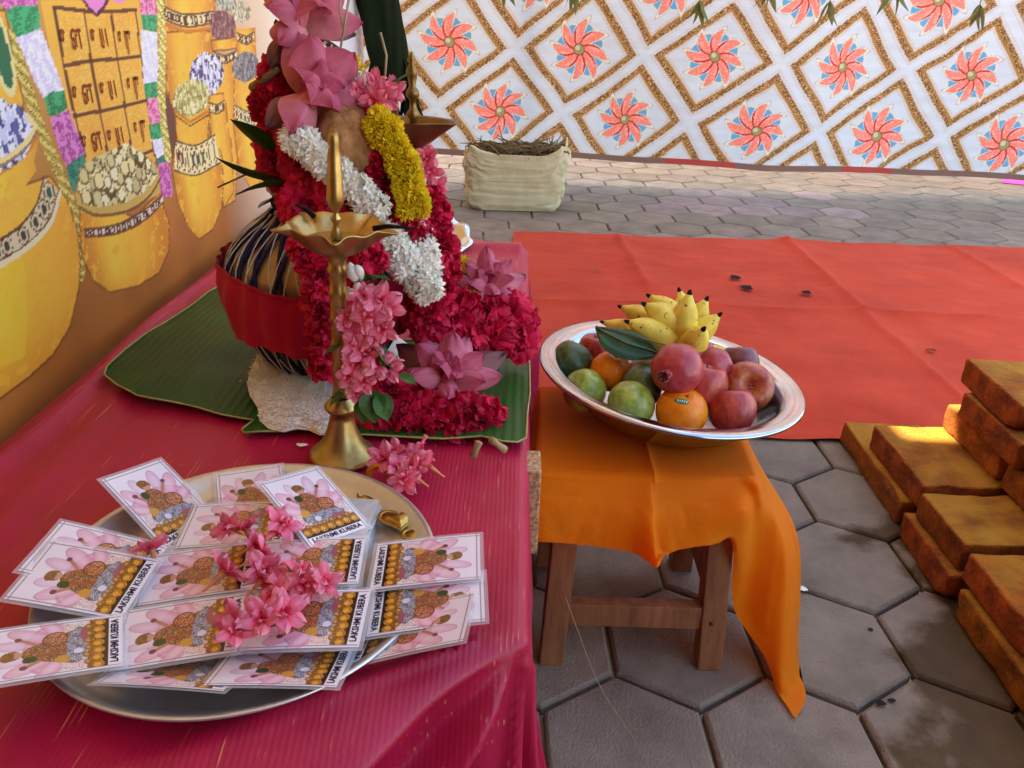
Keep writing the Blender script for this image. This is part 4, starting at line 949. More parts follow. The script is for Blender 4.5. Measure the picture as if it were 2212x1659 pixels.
# second lamp behind, mostly hidden by flowers
l2 = ony(893, 262, 1.32); lamp2 = empty('oil_lamp', (l2.x, l2.y, TZ + .003), 'dark brass oil lamp behind the flowers with a leaf shaped spout pointing right', 'oil lamp')
h2 = l2.z - TZ
v, f = lathe([(.0005, .0), (.042, .0), (.042, .008), (.02, .04), (.012, .06), (.018, .07), (.010, .08), (.011, h2 * .5), (.015, h2 * .52), (.010, h2 * .56), (.011, h2 - .05), (.016, h2 - .045)], 30); MB().add(v, f).build('stem', dbrass, lamp2)
v = []; prof = [(.0005, -.045, 0), (.02, -.042, 0), (.040, -.022, .3), (.050, -.002, 1), (.052, .0, 1), (.047, -.002, 1), (.036, -.018, .3), (.0005, -.03, 0)]
for i in range(90):
    t = 2 * PI * i / 90; sp = max(0, math.cos(1.5 * (((t + .0 + PI) % (2 * PI)) - PI))) ** 2.5 if abs(((t + PI) % (2 * PI)) - PI) < PI / 3 else 0
    for r, z, k in prof: rr = r * (1 + .45 * k * sp); v.append((rr * math.cos(t), rr * math.sin(t), h2 + z - .003 * k * sp))
MB().add(v, gridf(90, len(prof), True)).build('bowl', dbrass, lamp2)
v, f = lathe([(.008, h2 - .03), (.006, h2), (.012, h2 + .008), (.006, h2 + .016), (.005, h2 + .03), (.011, h2 + .036), (.010, h2 + .044), (.005, h2 + .05), (.008, h2 + .066), (.010, h2 + .074), (.004, h2 + .084), (.007, h2 + .09), (.001, h2 + .102)], 24); MB().add(v, f).build('finial', dbrass, lamp2)

# ================================================================= garlands and flowers over the pot
thr = M('garland_thread', lin('c8c0a0'), rough=.9)
Yf = 1.02
mound = M('moss_base', lin('2a3a18'), lin('5a1a2a'), sc=30, rough=.9, bump=1, bsc=60)
# the bundle of leaves, husk and petals the garlands are wound on
pts = [ony(690, 470, 1.12), ony(720, 380, 1.13), ony(725, 290, 1.12), ony(720, 200, 1.11), ony(700, 130, 1.12), ony(672, 80, 1.13)]
v, f = tube([tuple(c) for c in crom([tuple(p) for p in pts], 24)], list(np.interp(np.linspace(0, 1, 24), [0, .3, .6, 1], [.065, .06, .045, .012])), 20)
v = [tuple(Vector(p) + Vector((noise.noise(Vector(p) * 25), noise.noise(Vector(p) * 25 + Vector((5, 0, 0))), 0)) * .012) for p in v]
o = MB().add([tuple(Vector(p) - pts[0]) for p in v], f).build('leaf_bundle', mound); o.location = pts[0]; tag(o, 'dark bundle of leaves and petals bound upright on the pot neck under the garlands', 'leaf bundle')
rg = garland('rose_garland', 'rose', ROSES + FR_, [(618, 165, 1.06), (602, 215, 1.07), (612, 290, 1.06), (618, 345, 1.05), (645, 390, 1.03), (690, 430, 1.01), (700, 480, 1.0)], 17, .022, 'crimson rose garland down the left side of the bundle above the pot', 'garland', (.68, .9), 'crimson flower garlands', 2, thr)
for (u, v_, y, s) in ((650, 300, 1.03, 1.1), (690, 340, 1.03, 1), (655, 350, 1.02, 1.1), (680, 385, 1.01, 1.0), (730, 420, .99, 1.15), (660, 440, 1.0, 1.1), (775, 420, 1.0, 1.0), (620, 250, 1.06, .9), (700, 275, 1.05, .9), (800, 330, 1.06, .8), (770, 455, 1.0, .9), (735, 480, 1, .9)):
    child_put('rose', ROSES, rg, ony(u, v_, y), tocam(ony(u, v_, y), random.uniform(-.1, .5), random.uniform(-.3, .3)), s)
garland('rose_garland', 'rose', FR_ + ROSES[:1], [(778, 262, 1.03), (800, 300, 1.02), (822, 350, 1.01), (842, 400, 1.0), (855, 440, .99), (872, 480, .985), (890, 520, .98), (905, 560, .975), (920, 610, .97)], 22, .017, 'crimson petal garland running diagonally between the jasmine and the yellow flowers', 'garland', (.62, .85), 'crimson flower garlands', 2, thr)
garland('rose_garland', 'rose', FR_, [(925, 430, 1.05), (938, 480, 1.04), (948, 530, 1.03), (955, 580, 1.02), (948, 630, 1.0), (925, 660, .98)], 15, .014, 'crimson frilled garland to the right of the yellow garland, hanging to the table', 'garland', (.52, .7), 'crimson flower garlands', 2, thr)
rgf = garland('rose_garland', 'rose', FR_ + ROSES[2:3], [(672, 535, .930), (682, 590, .915), (692, 640, .905), (700, 690, .905), (704, 740, .91), (708, 790, .925)], 10, .02, 'crimson garland hanging down the front of the pot cloth behind the lamp stem', 'garland', (.7, .9), 'crimson flower garlands', 1, thr)
for (u, v_, s) in ((770, 545, .95), (800, 560, .9), (775, 590, .8), (665, 560, .9), (700, 545, .9), (785, 525, .8)):
    child_put('rose', FR_, rgf, ony(u, v_, .925), tocam(ony(u, v_, .925), .3, 0), s * .85)
garland('jasmine_garland', 'blossom', JAS, [(634, 292, .97), (652, 308, .968), (678, 332, .965), (705, 355, .96), (745, 385, .96), (772, 415, .955), (798, 440, .955), (812, 455, .955)], 24, .010, 'white jasmine garland crossing in front of the coconut to the lamp finial', 'garland', (.72, .9), 'white jasmine garlands', 2, thr)
garland('jasmine_garland', 'blossom', JAS, [(815, 500, .96), (845, 525, .955), (870, 560, .95), (900, 595, .945), (925, 630, .94)], 17, .013, 'white jasmine garland slanting down from the lamp bowl to the red cloth', 'garland', (.75, .92), 'white jasmine garlands', 2, thr)
garland('jasmine_garland', 'blossom', JAS, [(885, 470, .99), (898, 505, .985), (912, 545, .97), (925, 585, .955)], 14, .012, 'short white jasmine strand hanging straight down beneath the yellow garland', 'garland', (.72, .9), 'white jasmine garlands', 2, thr)
garland('jasmine_garland', 'blossom', JAS, [(690, 130, 1.07), (725, 150, 1.05), (760, 185, 1.05), (775, 215, 1.04), (760, 262, 1.04), (735, 272, 1.03)], 16, .010, 'white jasmine strand around the top behind the big pink lotus', 'garland', (.75, .95), 'white jasmine garlands', 2, thr)
garland('chrysanthemum_garland', 'chrysanthemum', MUM, [(812, 262, .995), (835, 290, .99), (855, 320, .985), (868, 355, .98), (880, 390, .975), (890, 425, .965), (895, 455, .96)], 15, .016, 'bright yellow chrysanthemum garland down the right of the coconut', 'garland', (.52, .7), None, 2, thr)
def single(name, meshes, u, v_, y, d, s, label, cat, group=None, i=None, roll=None):
    p = ony(u, v_, y); me = meshes[i if i is not None else random.randrange(len(meshes))]
    o = link(name, me); o.matrix_world = TM(p, d, random.uniform(0, 6) if roll is None else roll, s); return tag(o, label, cat, group)
G = 'pink lotus flowers decorating the pot'
single('lotus_flower', LOT, 652, 55, 1.08, (.25, -.60, .75), .86, 'topmost dusty pink lotus cut by the upper edge of the photo', 'lotus', G, 2, .4)
single('lotus_flower', LOT, 662, 208, 1.04, (.62, -.55, .42), 1.0, 'biggest dusty pink lotus above the coconut with petals spread left', 'lotus', G, 1, 2.2)
single('lotus_flower', LOT, 1052, 622, 1.10, (.15, -.45, .8), .80, 'pink lotus at the right table edge above the crimson carnations', 'lotus', G, 0, 1.0)
single('lotus_flower', LOT, 966, 822, .955, (.10, -.55, .75), 1.0, 'pink lotus lying on the banana leaf with petals pointing up', 'lotus', G, 0, 3.0)
single('chrysanthemum', MUM, 752, 152, 1.06, (0, -.8, .5), .95, 'single yellow chrysanthemum between the two upper lotuses and the trunk', 'chrysanthemum', None)
single('chrysanthemum', MUM, 992, 592, 1.11, (-.1, -.8, .5), 1.15, 'yellow chrysanthemum beside the right hand lotus', 'chrysanthemum', None)
single('chrysanthemum', MUM, 1022, 655, 1.06, (0, -.8, .5), .85, 'yellow chrysanthemum half hidden under the right hand lotus', 'chrysanthemum', None)
single('chrysanthemum', MUM, 985, 640, 1.10, (0, -.8, .3), 1.0, 'shaded yellow chrysanthemum below the right hand lotus', 'chrysanthemum', None)
# oleander sprays
def spray(name, pts_, label, group=None, leaves=(), buds=()):
    p0 = ony(*pts_[0][:3]); e = empty(name, p0, label, 'oleander spray', group)
    for (u, v_, y, s, *dd) in pts_:
        p = ony(u, v_, y); d = dd[0] if dd else tocam(p, random.uniform(-.2, .5), random.uniform(-.4, .4)); child_put('blossom', OLE, e, p, d, s * .78)
    for (u, v_, y, s, ang) in leaves:
        vv, ff = leafmesh(.035 * s, .026 * s, .15, .15, 9, 5, .06)
        o = MB().add(vv, ff).build('leaf', grm2, e); p = ony(u, v_, y); o.matrix_basis = Matrix.Translation(-e.location) @ TM(p, (math.cos(ang), -.35, math.sin(ang)), random.uniform(-.4, .4) + PI)
    for (u, v_, y, s) in buds:
        v2, f2 = lathe([(.0004, -.006), (.0028, -.003), (.0042, .002), (.0038, .006), (.0014, .009), (.0004, .010)], 12); o = MB().add(v2, f2, col=lin('f4f2e6')).build('bud', jasm, e); o.matrix_basis = Matrix.Translation(-e.location) @ TM(ony(u, v_, y), (random.uniform(-.5, .5), -.3, .8), 0, s * .95)
    v2, f2 = tube([Vector(ony(u, v_, y + .01)) - e.location for (u, v_, y, *_q) in pts_], .0013, 5); MB().add(v2, f2).build('stem', stemm, e)
    return e
spray('oleander_spray', [(790, 640, .80, 1.1), (815, 655, .80, 1.2), (800, 680, .79, 1.1), (840, 670, .80, 1.1), (830, 705, .79, 1.0), (745, 700, .80, .9), (755, 690, .80, .8), (800, 720, .79, .8), (775, 745, .79, 1.0), (790, 770, .785, 1.1), (765, 785, .785, 1.0), (815, 790, .785, 1.1), (845, 800, .79, 1.1), (760, 815, .785, .9), (790, 830, .78, .9), (770, 850, .78, .7)],
      'pink oleander spray with white buds tied to the right side of the lamp stem', None,
      [(800, 745, .785, 1.1, -.6), (815, 750, .785, 1.0, -1.0), (800, 840, .775, 1.2, -1.4), (815, 850, .775, 1.0, -1.1), (760, 610, .80, .8, .4), (790, 600, .80, .9, .2), (740, 745, .79, .7, -2.8), (860, 810, .79, .7, -.2), (790, 860, .775, .9, -1.7), (745, 850, .785, .7, -2.6)],
      [(765, 598, .79, 1.5), (778, 592, .79, 1.3), (757, 585, .79, 1.2), (770, 622, .79, 1.0), (797, 795, .775, 1.4), (785, 803, .775, 1.2), (755, 640, .79, 1.2)])
spray('oleander_spray', [(800, 195, 1.04, 1.1), (815, 215, 1.03, 1.2), (830, 205, 1.04, 1.2), (790, 215, 1.04, 1), (840, 225, 1.04, 1.1), (815, 180, 1.05, 1), (845, 200, 1.05, 1.0), (770, 195, 1.03, .8)], 'pink oleander spray at the foot of the green trunk above the yellow garland', None, [(850, 185, 1.05, 1, .7)], [(783, 178, 1.03, 1.4), (788, 190, 1.03, 1.3), (778, 190, 1.03, 1.1)])
spray('oleander_spray', [(930, 345, 1.08, 1), (935, 375, 1.08, 1.1), (940, 400, 1.08, 1), (925, 420, 1.08, 1), (930, 445, 1.07, .9), (945, 485, 1.07, .8)], 'dusty pink oleander spray on the right rim of the flower column beside the sack', None)
# heavy crimson carnation clusters on the leaf
def cluster(pts_, label):
    p0 = onz(pts_[0][0], pts_[0][1], TZ); e = empty('carnation_garland', p0, label, 'garland', 'crimson carnation garlands on the leaf')
    for (u, v_, y, s, *mi) in pts_:
        p = ony(u, v_, y); child_put('carnation', FR_ if random.random() < .6 else ROSES, e, p, tocam(p, random.uniform(.1, .7), random.uniform(-.4, .4)), s)
    return e
cluster([(905, 665, 1.02, 1.0), (930, 690, 1.0, 1.0), (915, 710, 1.0, .9), (985, 672, 1.03, 1.25), (975, 700, 1.02, 1.1), (1010, 715, 1.02, 1.1), (1045, 680, 1.06, 1.2), (1060, 715, 1.04, 1.3), (1095, 680, 1.07, 1.2), (1110, 710, 1.06, 1.2), (1085, 735, 1.05, 1.1), (1120, 735, 1.06, 1.0), (1035, 735, 1.04, 1.0), (1000, 740, 1.03, .9), (1125, 690, 1.08, .9), (960, 730, 1.02, .8)], 'crimson carnation heap at the table edge below the right hand lotus')
cluster([(815, 900, .89, 1.0), (850, 885, .90, 1.15), (855, 850, .92, 1.2), (880, 860, .92, 1.2), (900, 900, .90, 1.25), (870, 915, .885, 1.0), (935, 885, .91, 1.25), (955, 910, .90, 1.3), (925, 930, .88, 1.1), (985, 890, .91, 1.2), (990, 930, .88, 1.2), (1020, 905, .90, 1.2), (1040, 925, .89, 1.1), (1050, 900, .90, .95), (1010, 955, .87, 1.0), (960, 955, .87, .9), (900, 940, .88, .9), (1040, 950, .875, .9), (835, 915, .89, .8)], 'crimson carnation garland lying along the front edge of the banana leaf')
# stubs of stalk at its end
stk = M('stalk_end', lin('b8a070'), lin('8a7048'), sc=30, rough=.9)
for (a, b, lb) in (((1060, 950), (1090, 972), 'cut pale stalk poking out right from the front carnation garland'), ((1035, 955), (1022, 985), 'cut pale stalk hanging below the end of the front carnation garland')):
    A, B = onz(*a, TZ + .03), onz(*b, TZ + .012); v, f = tube([Vector((0, 0, 0)), (B - A) * .5, B - A], [.005, .004, .0055], 7); o = MB().add(v, f).build('cut_stalk', stk); o.location = A; tag(o, lb, 'stalk')
# loose blossoms
LO = [(835, 1000, 'leftmost of the loose pile beside the lamp foot'), (850, 1025, 'lowest left of the loose pile beside the lamp foot'), (880, 985, 'uppermost of the loose pile beside the lamp foot'), (890, 1015, 'in the middle of the loose pile beside the lamp foot'), (915, 1010, 'right of the middle in the loose pile by the lamp'), (925, 985, 'upper right of the loose pile by the lamp'), (880, 1040, 'lowest of the loose pile by the lamp'), (945, 1020, 'rightmost of the loose pile, tube pointing right'), (910, 1040, 'lower right of the loose pile, tube pointing at the viewer'), (860, 990, 'upper left of the loose pile beside the lamp foot')]
for k, (u, v_, lb) in enumerate(LO):
    p = onz(u, v_, TZ + .02); o = link('oleander_blossom', OLE[k % 4]); d = Vector((random.uniform(-.7, .7), random.uniform(-.7, .2), random.uniform(.0, .9)))
    if 'right' in lb and k > 4: d = Vector((-.8, .3, .45))
    o.matrix_world = TM(p, d, random.uniform(0, 6), .85); tag(o, 'pink oleander blossom, ' + lb, 'blossom', 'loose oleander blossoms on the table')
CB = [(512, 1148, 'upper left of the card heap'), (540, 1165, 'upper part of the card heap, left of the fallen petal'), (595, 1150, 'upper right, over the word on a card'), (620, 1165, 'with one long petal, upper right of the card heap'), (540, 1210, 'centre of the card heap'), (560, 1232, 'just right of the centre of the card heap'), (530, 1190, 'left of centre in the card heap'), (334, 1210, 'alone on the left between two cards'), (460, 1258, 'alone left of the centre blossoms'), (548, 1272, 'dark pink below the centre of the card heap'), (620, 1310, 'large one below the centre right'), (600, 1335, 'lower centre of the card heap'), (690, 1270, 'rightmost full one on the card heap'), (668, 1262, 'touching the rightmost blossom'), (640, 1265, 'left of the rightmost blossoms'), (510, 1380, 'lowest on the left with a pointed tail'), (530, 1350, 'above the lowest left blossom'), (575, 1355, 'lowest right of the card heap'), (590, 1285, 'between the centre and the large lower blossom')]
for k, (u, v_, lb) in enumerate(CB):
    p = onz(u, v_, TZ + .042 if k not in (7,) else TZ + .035); o = link('oleander_blossom', OLE[(k * 3) % 4]); d = Vector((random.uniform(-.7, .7), random.uniform(-.7, .7), random.uniform(.3, .9)))
    o.matrix_world = TM(p, d, random.uniform(0, 6), (.72 + .2 * (k % 3) / 2) if k != 10 else .95); tag(o, 'pink oleander blossom, ' + lb, 'blossom', 'oleander blossoms strewn on the cards')
# mango leaves round the pot neck
ml = [(590, 330, 1.03, 512, 255, .04), (620, 385, 1.02, 478, 360, .045), (620, 400, 1.01, 522, 404, .04), (640, 445, 1.02, 590, 440, .04), (800, 395, 1.0, 835, 388, .03), (615, 425, 1.06, 560, 440, .05), (600, 330, 1.08, 545, 190, .02)]
e = empty('mango_leaf_bunch', ony(620, 400, 1.06), 'dark green mango leaves sticking out left from the neck of the pot', 'leaves')
for (u, v_, y, u2, v2, w) in ml[:6]:
    a, b = ony(u, v_, y), ony(u2, v2, y - .03); d = b - a; vv, ff = leafmesh(d.length * 1.15, w * .9, .12, .12, 12, 5)
    o = MB().add(vv, ff).build('leaf', grm, e); o.matrix_basis = Matrix.Translation(-e.location) @ TM(a, d, PI * (random.random() < .5) + .4)
v, f = tube([Vector(ony(620, 240, 1.05)) - e.location, Vector(ony(600, 300, 1.06)) - e.location, Vector(ony(585, 340, 1.06)) - e.location], .006, 7); MB().add(v, f).build('stem', grm, e)
inc = M('incense_stick', lin('5a4a34'), lin('8a7a5c'), sc=60, rough=.9)
for (a, b, lb) in (((590, 350), (470, 405), 'upper thin incense stick poking out left of the pot leaves'), ((600, 385), (510, 420), 'lower thin incense stick poking out left of the pot leaves'), ((545, 190), (600, 150), 'dark twig sticking out left of the big lotus')):
    A, B = ony(*a, 1.07), ony(*b, 1.02); v, f = tube([Vector((0, 0, 0)), B - A], [.0014 if 'twig' not in lb else .006, .0012 if 'twig' not in lb else .004], 6); o = MB().add(v, f).build('twig' if 'twig' in lb else 'incense_stick', inc); o.location = A; tag(o, lb, 'twig' if 'twig' in lb else 'incense stick')
# dry grass stalks
dg = M('dry_stalk', lin('b8a888'), lin('8f7f5c'), sc=40, rough=.9)
for (P_, lb) in (([(725, 190), (735, 110), (745, 50), (757, -20)], 'dry forked stalk rising between the top lotus and the trunk'), ([(830, 190), (835, 120), (822, 70)], 'thin dry straw in front of the dark trunk')):
    A = ony(*P_[0], 1.04); v, f = tube([Vector(ony(u, v_, 1.04)) - A for u, v_ in P_], .0016, 5); mb = MB().add(v, f)
    if 'forked' in lb:
        v, f = tube([Vector(ony(741, 60, 1.04)) - A, Vector(ony(733, 20, 1.04)) - A, Vector(ony(738, -20, 1.04)) - A], .0012, 5); mb.add(v, f)
    o = mb.build('dry_stalk', dg); o.location = A; tag(o, lb, 'stalk')
# curled yellow ring of peel by lamp foot, and on the finial
pe = M('orange_peel_ring', lin('d88a1a'), lin('a85a14'), sc=50, rough=.5)
for (u, v_, y, s, lb) in ((812, 985, .745, .013, 'curl of orange peel on the cloth between lamp foot and loose blossoms'), (735, 383, .97, .012, 'curl of orange peel caught behind the lamp finial')):
    p = ony(u, v_, y); mb = MB(); pts_ = [(s * math.cos(t) * .8, s * .3 * math.sin(t * .5), s * math.sin(t)) for t in np.linspace(0, 5.4, 22)]; v, f = tube(pts_, [.0012 + .0022 * math.sin(PI * i / 21) for i in range(22)], 7); o = mb.add(v, f).build('peel_curl', pe); o.location = p if y > .8 else (p.x, p.y, TZ + .013); tag(o, lb, 'peel curl')
# small foil plate at the right of the column
fp = onz(972, 512, .53); foil = M('foil', (.7, .72, .72), rough=.25, metal=1, bump=.5, bsc=40)
e = empty('foil_bowl', (fp.x - .01, fp.y, TZ + .02), 'crumpled silver foil bowl behind the garlands at the right table edge', 'bowl', rot=(.5, .35, 0))
v, f = lathe([(.0005, .0), (.03, .0), (.042, .02, 1), (.055, .024, 1), (.054, .026, 1), (.040, .022, .5), (.028, .002, 0), (.0005, .002, 0)], 48, 7, .06, .003); MB().add(v, f).build('dish', foil, e)
single('oleander_blossom', OLE, 950, 490, 1.2, (0, -.6, .6), 1.1, 'pink blossom at the rim of the foil bowl', 'blossom', None)
# ================================================================= stool
sw = M('stool_wood', lin('6e4226'), lin('9c6440'), sc=7, stretch=(6, 6, .7), rough=.6, bump=.3, bsc=60, lo=.3, hi=.7)
SZ = .372; stool = empty('wooden_stool', (.215, 1.115, 0), 'small brown wooden stool with square legs and low stretchers under the orange cloth', 'stool')
v, f = box(.31, .262, .022, (0, .014, SZ - .012), .003); MB().add(v, f).build('seat', sw, stool, smooth=False)
legs = {}
for (sx, sy) in ((-1, -1), (1, -1), (-1, 1), (1, 1)):
    bx, by = sx * .134 - (.0 if sx > 0 else -.0), sy * .128; tx, ty = sx * .118, sy * .098
    v, f = box(.040, .040, SZ - .022, (0, 0, (SZ - .022) / 2), .0025)
    v = [(x + bx + (tx - bx) * z / (SZ - .02), y + by + (ty - by) * z / (SZ - .02), z) for x, y, z in v]
    MB().add(v, f).build('leg', sw, stool, smooth=False)
for sy in (-1, 1):
    v, f = box(.226, .022, .045, (0, sy * .124, .102), .002); MB().add(v, f).build('stretcher', sw, stool, smooth=False)
for sx in (-1, 1):
    v, f = box(.022, .215, .04, (sx * .127, 0, .15), .002); MB().add(v, f).build('stretcher', sw, stool, smooth=False)
MB().add(*lathe([(.0005, .001), (.0035, .0), (.0035, -.002)], 10), Matrix.Translation((.122, -.1485, .104)) @ rotx(PI / 2)).build('peg', M('peg', lin('3a2418'), rough=.8), stool)
# ---- orange cloth: top sheet and hanging sides as one lofted sheet
oc = M('orange_cotton', lin('fe7c00'), lin('ff8c00'), sc=4, rough=.7, sheen=.05, trans=.4, bump=.5, bsc=260, bdist=.0012)
T_ = SZ + .004
cols = []
C0 = (.205, 1.12, T_ + .001)
def col(top, mids): return [C0, tuple(np.array(C0) * .45 + np.array(top) * .55 + np.array((0, 0, .0))), top] + mids
def Q(u, v, y): return tuple(ony(u, v, y))
tb_ = lambda x, y: (x, y, T_ + .001)
cols.append(col(tb_(.06, 1.27), [(.045, 1.275, T_ - .02), (.040, 1.27, .33), (.035, 1.27, .28), (.035, 1.27, .26)]))
cols.append(col(tb_(.052, 1.10), [(.040, 1.10, T_ - .02), (.034, 1.10, .34), (.030, 1.09, .28), (.028, 1.09, .25)]))
cols.append(col(tb_(.047, 1.0), [(.036, .99, T_ - .012), (.034, .96, .34), (.032, .958, .29), Q(1130, 1165, .975)]))
cols.append(col(tb_(.055, .988), [(.046, .974, T_ - .012), (.046, .950, .33), (.050, .936, .295), Q(1160, 1168, .935)]))
cols.append(col(tb_(.11, .985), [(.11, .970, T_ - .012), (.11, .950, .33), (.11, .938, .29), Q(1270, 1178, .936)]))
cols.append(col(tb_(.175, .985), [(.175, .970, T_ - .012), (.178, .948, .33), (.182, .932, .28), Q(1370, 1190, .930)]))
cols.append(col(tb_(.205, .984), [(.207, .965, T_ - .012), (.210, .935, .33), (.216, .902, .28), Q(1424, 1199, .900)]))
cols.append(col(tb_(.215, .985), [(.2145, .968, T_ - .012), (.219, .947, .33), (.224, .935, .28), Q(1436, 1197, .930)]))
cols.append(col(tb_(.240, .985), [(.228, .969, T_ - .012), (.238, .950, .33), (.246, .936, .28), Q(1470, 1186, .935)]))
cols.append(col(tb_(.29, .985), [(.292, .970, T_ - .012), (.297, .950, .33), (.30, .940, .29), Q(1545, 1172, .945)]))
cols.append(col(tb_(.335, .990), [(.347, .977, T_ - .012), (.350, .948, .34), (.345, .955, .29), Q(1582, 1172, .965)]))
cols.append(col(tb_(.362, .985), [(.378, .972, T_ - .03), Q(1630, 1150, .99), Q(1610, 1280, 1.0), Q(1585, 1312, 1.0)]))
cols.append(col(tb_(.370, 1.02), [(.395, 1.01, T_ - .04), Q(1680, 1160, .995), Q(1660, 1340, .975), Q(1655, 1425, .96)]))
cols.append(col(tb_(.372, 1.05), [(.405, 1.04, T_ - .05), Q(1700, 1190, 1.0), Q(1695, 1400, .955), Q(1690, 1540, .90)]))
cols.append(col(tb_(.374, 1.09), [(.412, 1.08, T_ - .055), Q(1712, 1160, 1.04), Q(1718, 1400, .98), Q(1714, 1574, .875)]))
cols.append(col(tb_(.375, 1.13), [(.418, 1.12, T_ - .055), Q(1716, 1150, 1.07), Q(1714, 1360, 1.03), Q(1724, 1480, .955)]))
cols.append(col(tb_(.375, 1.20), [(.412, 1.19, T_ - .04), (.425, 1.17, .26), (.428, 1.15, .16), (.43, 1.12, .08)]))
cols.append(col(tb_(.372, 1.27), [(.40, 1.28, T_ - .03), (.41, 1.27, .30), (.41, 1.26, .22), (.41, 1.25, .15)]))
cols.append(col(tb_(.22, 1.275), [(.22, 1.29, T_ - .02), (.22, 1.29, .36), (.22, 1.29, .33), (.22, 1.29, .30)]))
cols.append(col(tb_(.06, 1.27), [(.045, 1.275, T_ - .02), (.040, 1.27, .33), (.035, 1.27, .28), (.035, 1.27, .26)]))
P = loft(cols, 320, 90)
P[..., 2] = np.maximum(P[..., 2], .006)
inside = (P[..., 0] > .05) & (P[..., 0] < .372) & (P[..., 1] > .99) & (P[..., 1] < 1.272); P[..., 2] = np.where(inside & (P[..., 2] > SZ - .01), T_ + .0005, P[..., 2])
wr = .0026 * fbm(P[..., 0] + P[..., 1], P[..., 2] * .6, 8, 6, 5) + .003 * np.abs(fbm(P[..., 0] * 1.3, P[..., 2], 5, 16, 2)); P[..., 1] -= np.where(P[..., 2] < T_ - .03, abs(wr), 0)
fr = (P[..., 1] < .992) & (P[..., 0] > .1) & (P[..., 0] < .32); sg = P[..., 0] - .2165; P[..., 1] -= np.where(fr & (P[..., 2] < T_ - .006), .011 * np.clip((T_ - P[..., 2]) / .12, .25, 1) * np.exp(-np.abs(sg) / .012), 0); P[..., 2] += np.where((np.abs(sg) < .06) & (P[..., 2] > T_ - .008) & (P[..., 1] < 1.2), .0045 * np.exp(-np.abs(sg) / .006), 0)
ocl = fast_grid('orange_cloth', P, oc); tag(ocl, 'bright orange cotton cloth over the stool with one long tail hanging to the floor', 'cloth')

# ================================================================= tray of fruit
shine = M('bright_steel', (.38, .40, .43), (.52, .54, .56), sc=10, rough=.12, metal=1, bump=.05, bsc=30, rvar=.1, bdist=.001)
TC = Vector((.258, 1.180, T_ + .004)); tilt = rad(5.5); TR = .222
tray = empty('fruit_tray', TC, 'round stainless steel tray with a broad rim full of fruit on the orange cloth', 'tray', rot=(0, tilt, 0))
TC.z += .135 * math.sin(tilt); tray.location = TC
prof = [(.0005, 0), (.130, 0), (.146, .008), (.166, .028), (.180, .047), (.189, .063), (.194, .0645), (.205, .0665), (.216, .0685), (.2205, .067), (.222, .064), (.220, .0615), (.214, .064), (.205, .0625), (.194, .061), (.189, .058), (.180, .043), (.166, .024), (.147, .004), (.131, -.004), (.0005, -.004)]
v, f = lathe(prof, 128); MB().add(v, f).build('dish', shine, tray)
def tz(x, y, h):      # height of a point h above the tray floor
    return TC.z + h - math.tan(tilt) * (x - TC.x)
def fruit_mesh(name, r, mat, kind, seed):
    g = random.Random(seed); mb = MB()
    if kind == 'apple': pr = [(.0005, .62), (.12, .60), (.25, .72), (.5, .86), (.78, .78), (.97, .40), (1.02, .02), (.93, -.42), (.68, -.78), (.4, -.88), (.2, -.80), (.0005, -.72)]
    elif kind == 'orange': pr = [(.0005, .84), (.10, .86), (.35, .87), (.68, .70), (.93, .38), (1.03, 0), (.93, -.40), (.66, -.74), (.33, -.88), (.0005, -.90)]
    elif kind == 'mango': pr = [(.0005, 1.10), (.10, 1.08), (.32, 1.00), (.62, .80), (.88, .46), (1.0, .05), (.95, -.38), (.72, -.74), (.4, -.92), (.0005, -.98)]
    else: pr = [(.0005, 1.22), (.10, 1.24), (.20, 1.30), (.23, 1.27), (.17, 1.12), (.20, .98), (.36, .92), (.68, .72), (.93, .40), (1.02, 0), (.93, -.42), (.66, -.76), (.33, -.92), (.0005, -.95)]
    c = crom(pr[::-1], 34); v, f = lathe([tuple(p) for p in c], 40); out = []
    for p in v:
        p = Vector(p); k = 1 + .05 * noise.noise(p * 1.3 + Vector((seed, 0, 0))) + .012 * noise.noise(p * 4)
        if kind == 'pom': k *= 1 + .02 * math.cos(6 * math.atan2(p.y, p.x)) * (1 if p.z < .9 else 0); 
        if kind == 'pom' and p.z > 1.2: p.z += .10 * math.cos(6 * math.atan2(p.y, p.x))
        q = p * k * r
        if kind == 'mango': q.x *= 1.06; q.y *= .93; q.x += .15 * q.z
        out.append(tuple(q))
    mb.add(out, f); return mb.mesh(name, mat)
gsk = dict(rough=.33, bump=.35, coat=.0, spec=.5, bdist=.0008, detail=8)
mg = M('green_mango_skin', lin('5c7818'), lin('b8b850'), sc=70, bsc=500, sss=.05, lo=.3, hi=.68, **gsk); mg2 = M('dark_mango_skin', lin('24381c'), lin('56642c'), sc=60, bsc=400, lo=.3, hi=.7, **gsk)
og = M('orange_skin', lin('e07000'), lin('f48c08'), sc=50, rough=.36, bump=.5, bsc=420, coat=.2, bdist=.0012)
apm = M('apple_skin', lin('982c28'), lin('cc8048'), sc=60, bsc=300, lo=.35, hi=.75, **gsk); apr = M('red_apple_skin', lin('901c22'), lin('c2503c'), sc=90, stretch=(1, 1, .3), bsc=300, **gsk)
pom_ = M('pomegranate_skin', lin('8e1428'), lin('c04a48'), sc=60, bsc=200, lo=.3, hi=.7, **gsk); plm = M('plum_red_skin', lin('5a2028'), lin('824040'), sc=60, bsc=200, **gsk); tan_ = M('tan_orange_skin', lin('b8864a'), lin('c89a60'), sc=20, bsc=300, **gsk)
calyx = M('dry_calyx', lin('6a4a30'), lin('3a2618'), sc=60, rough=.95)
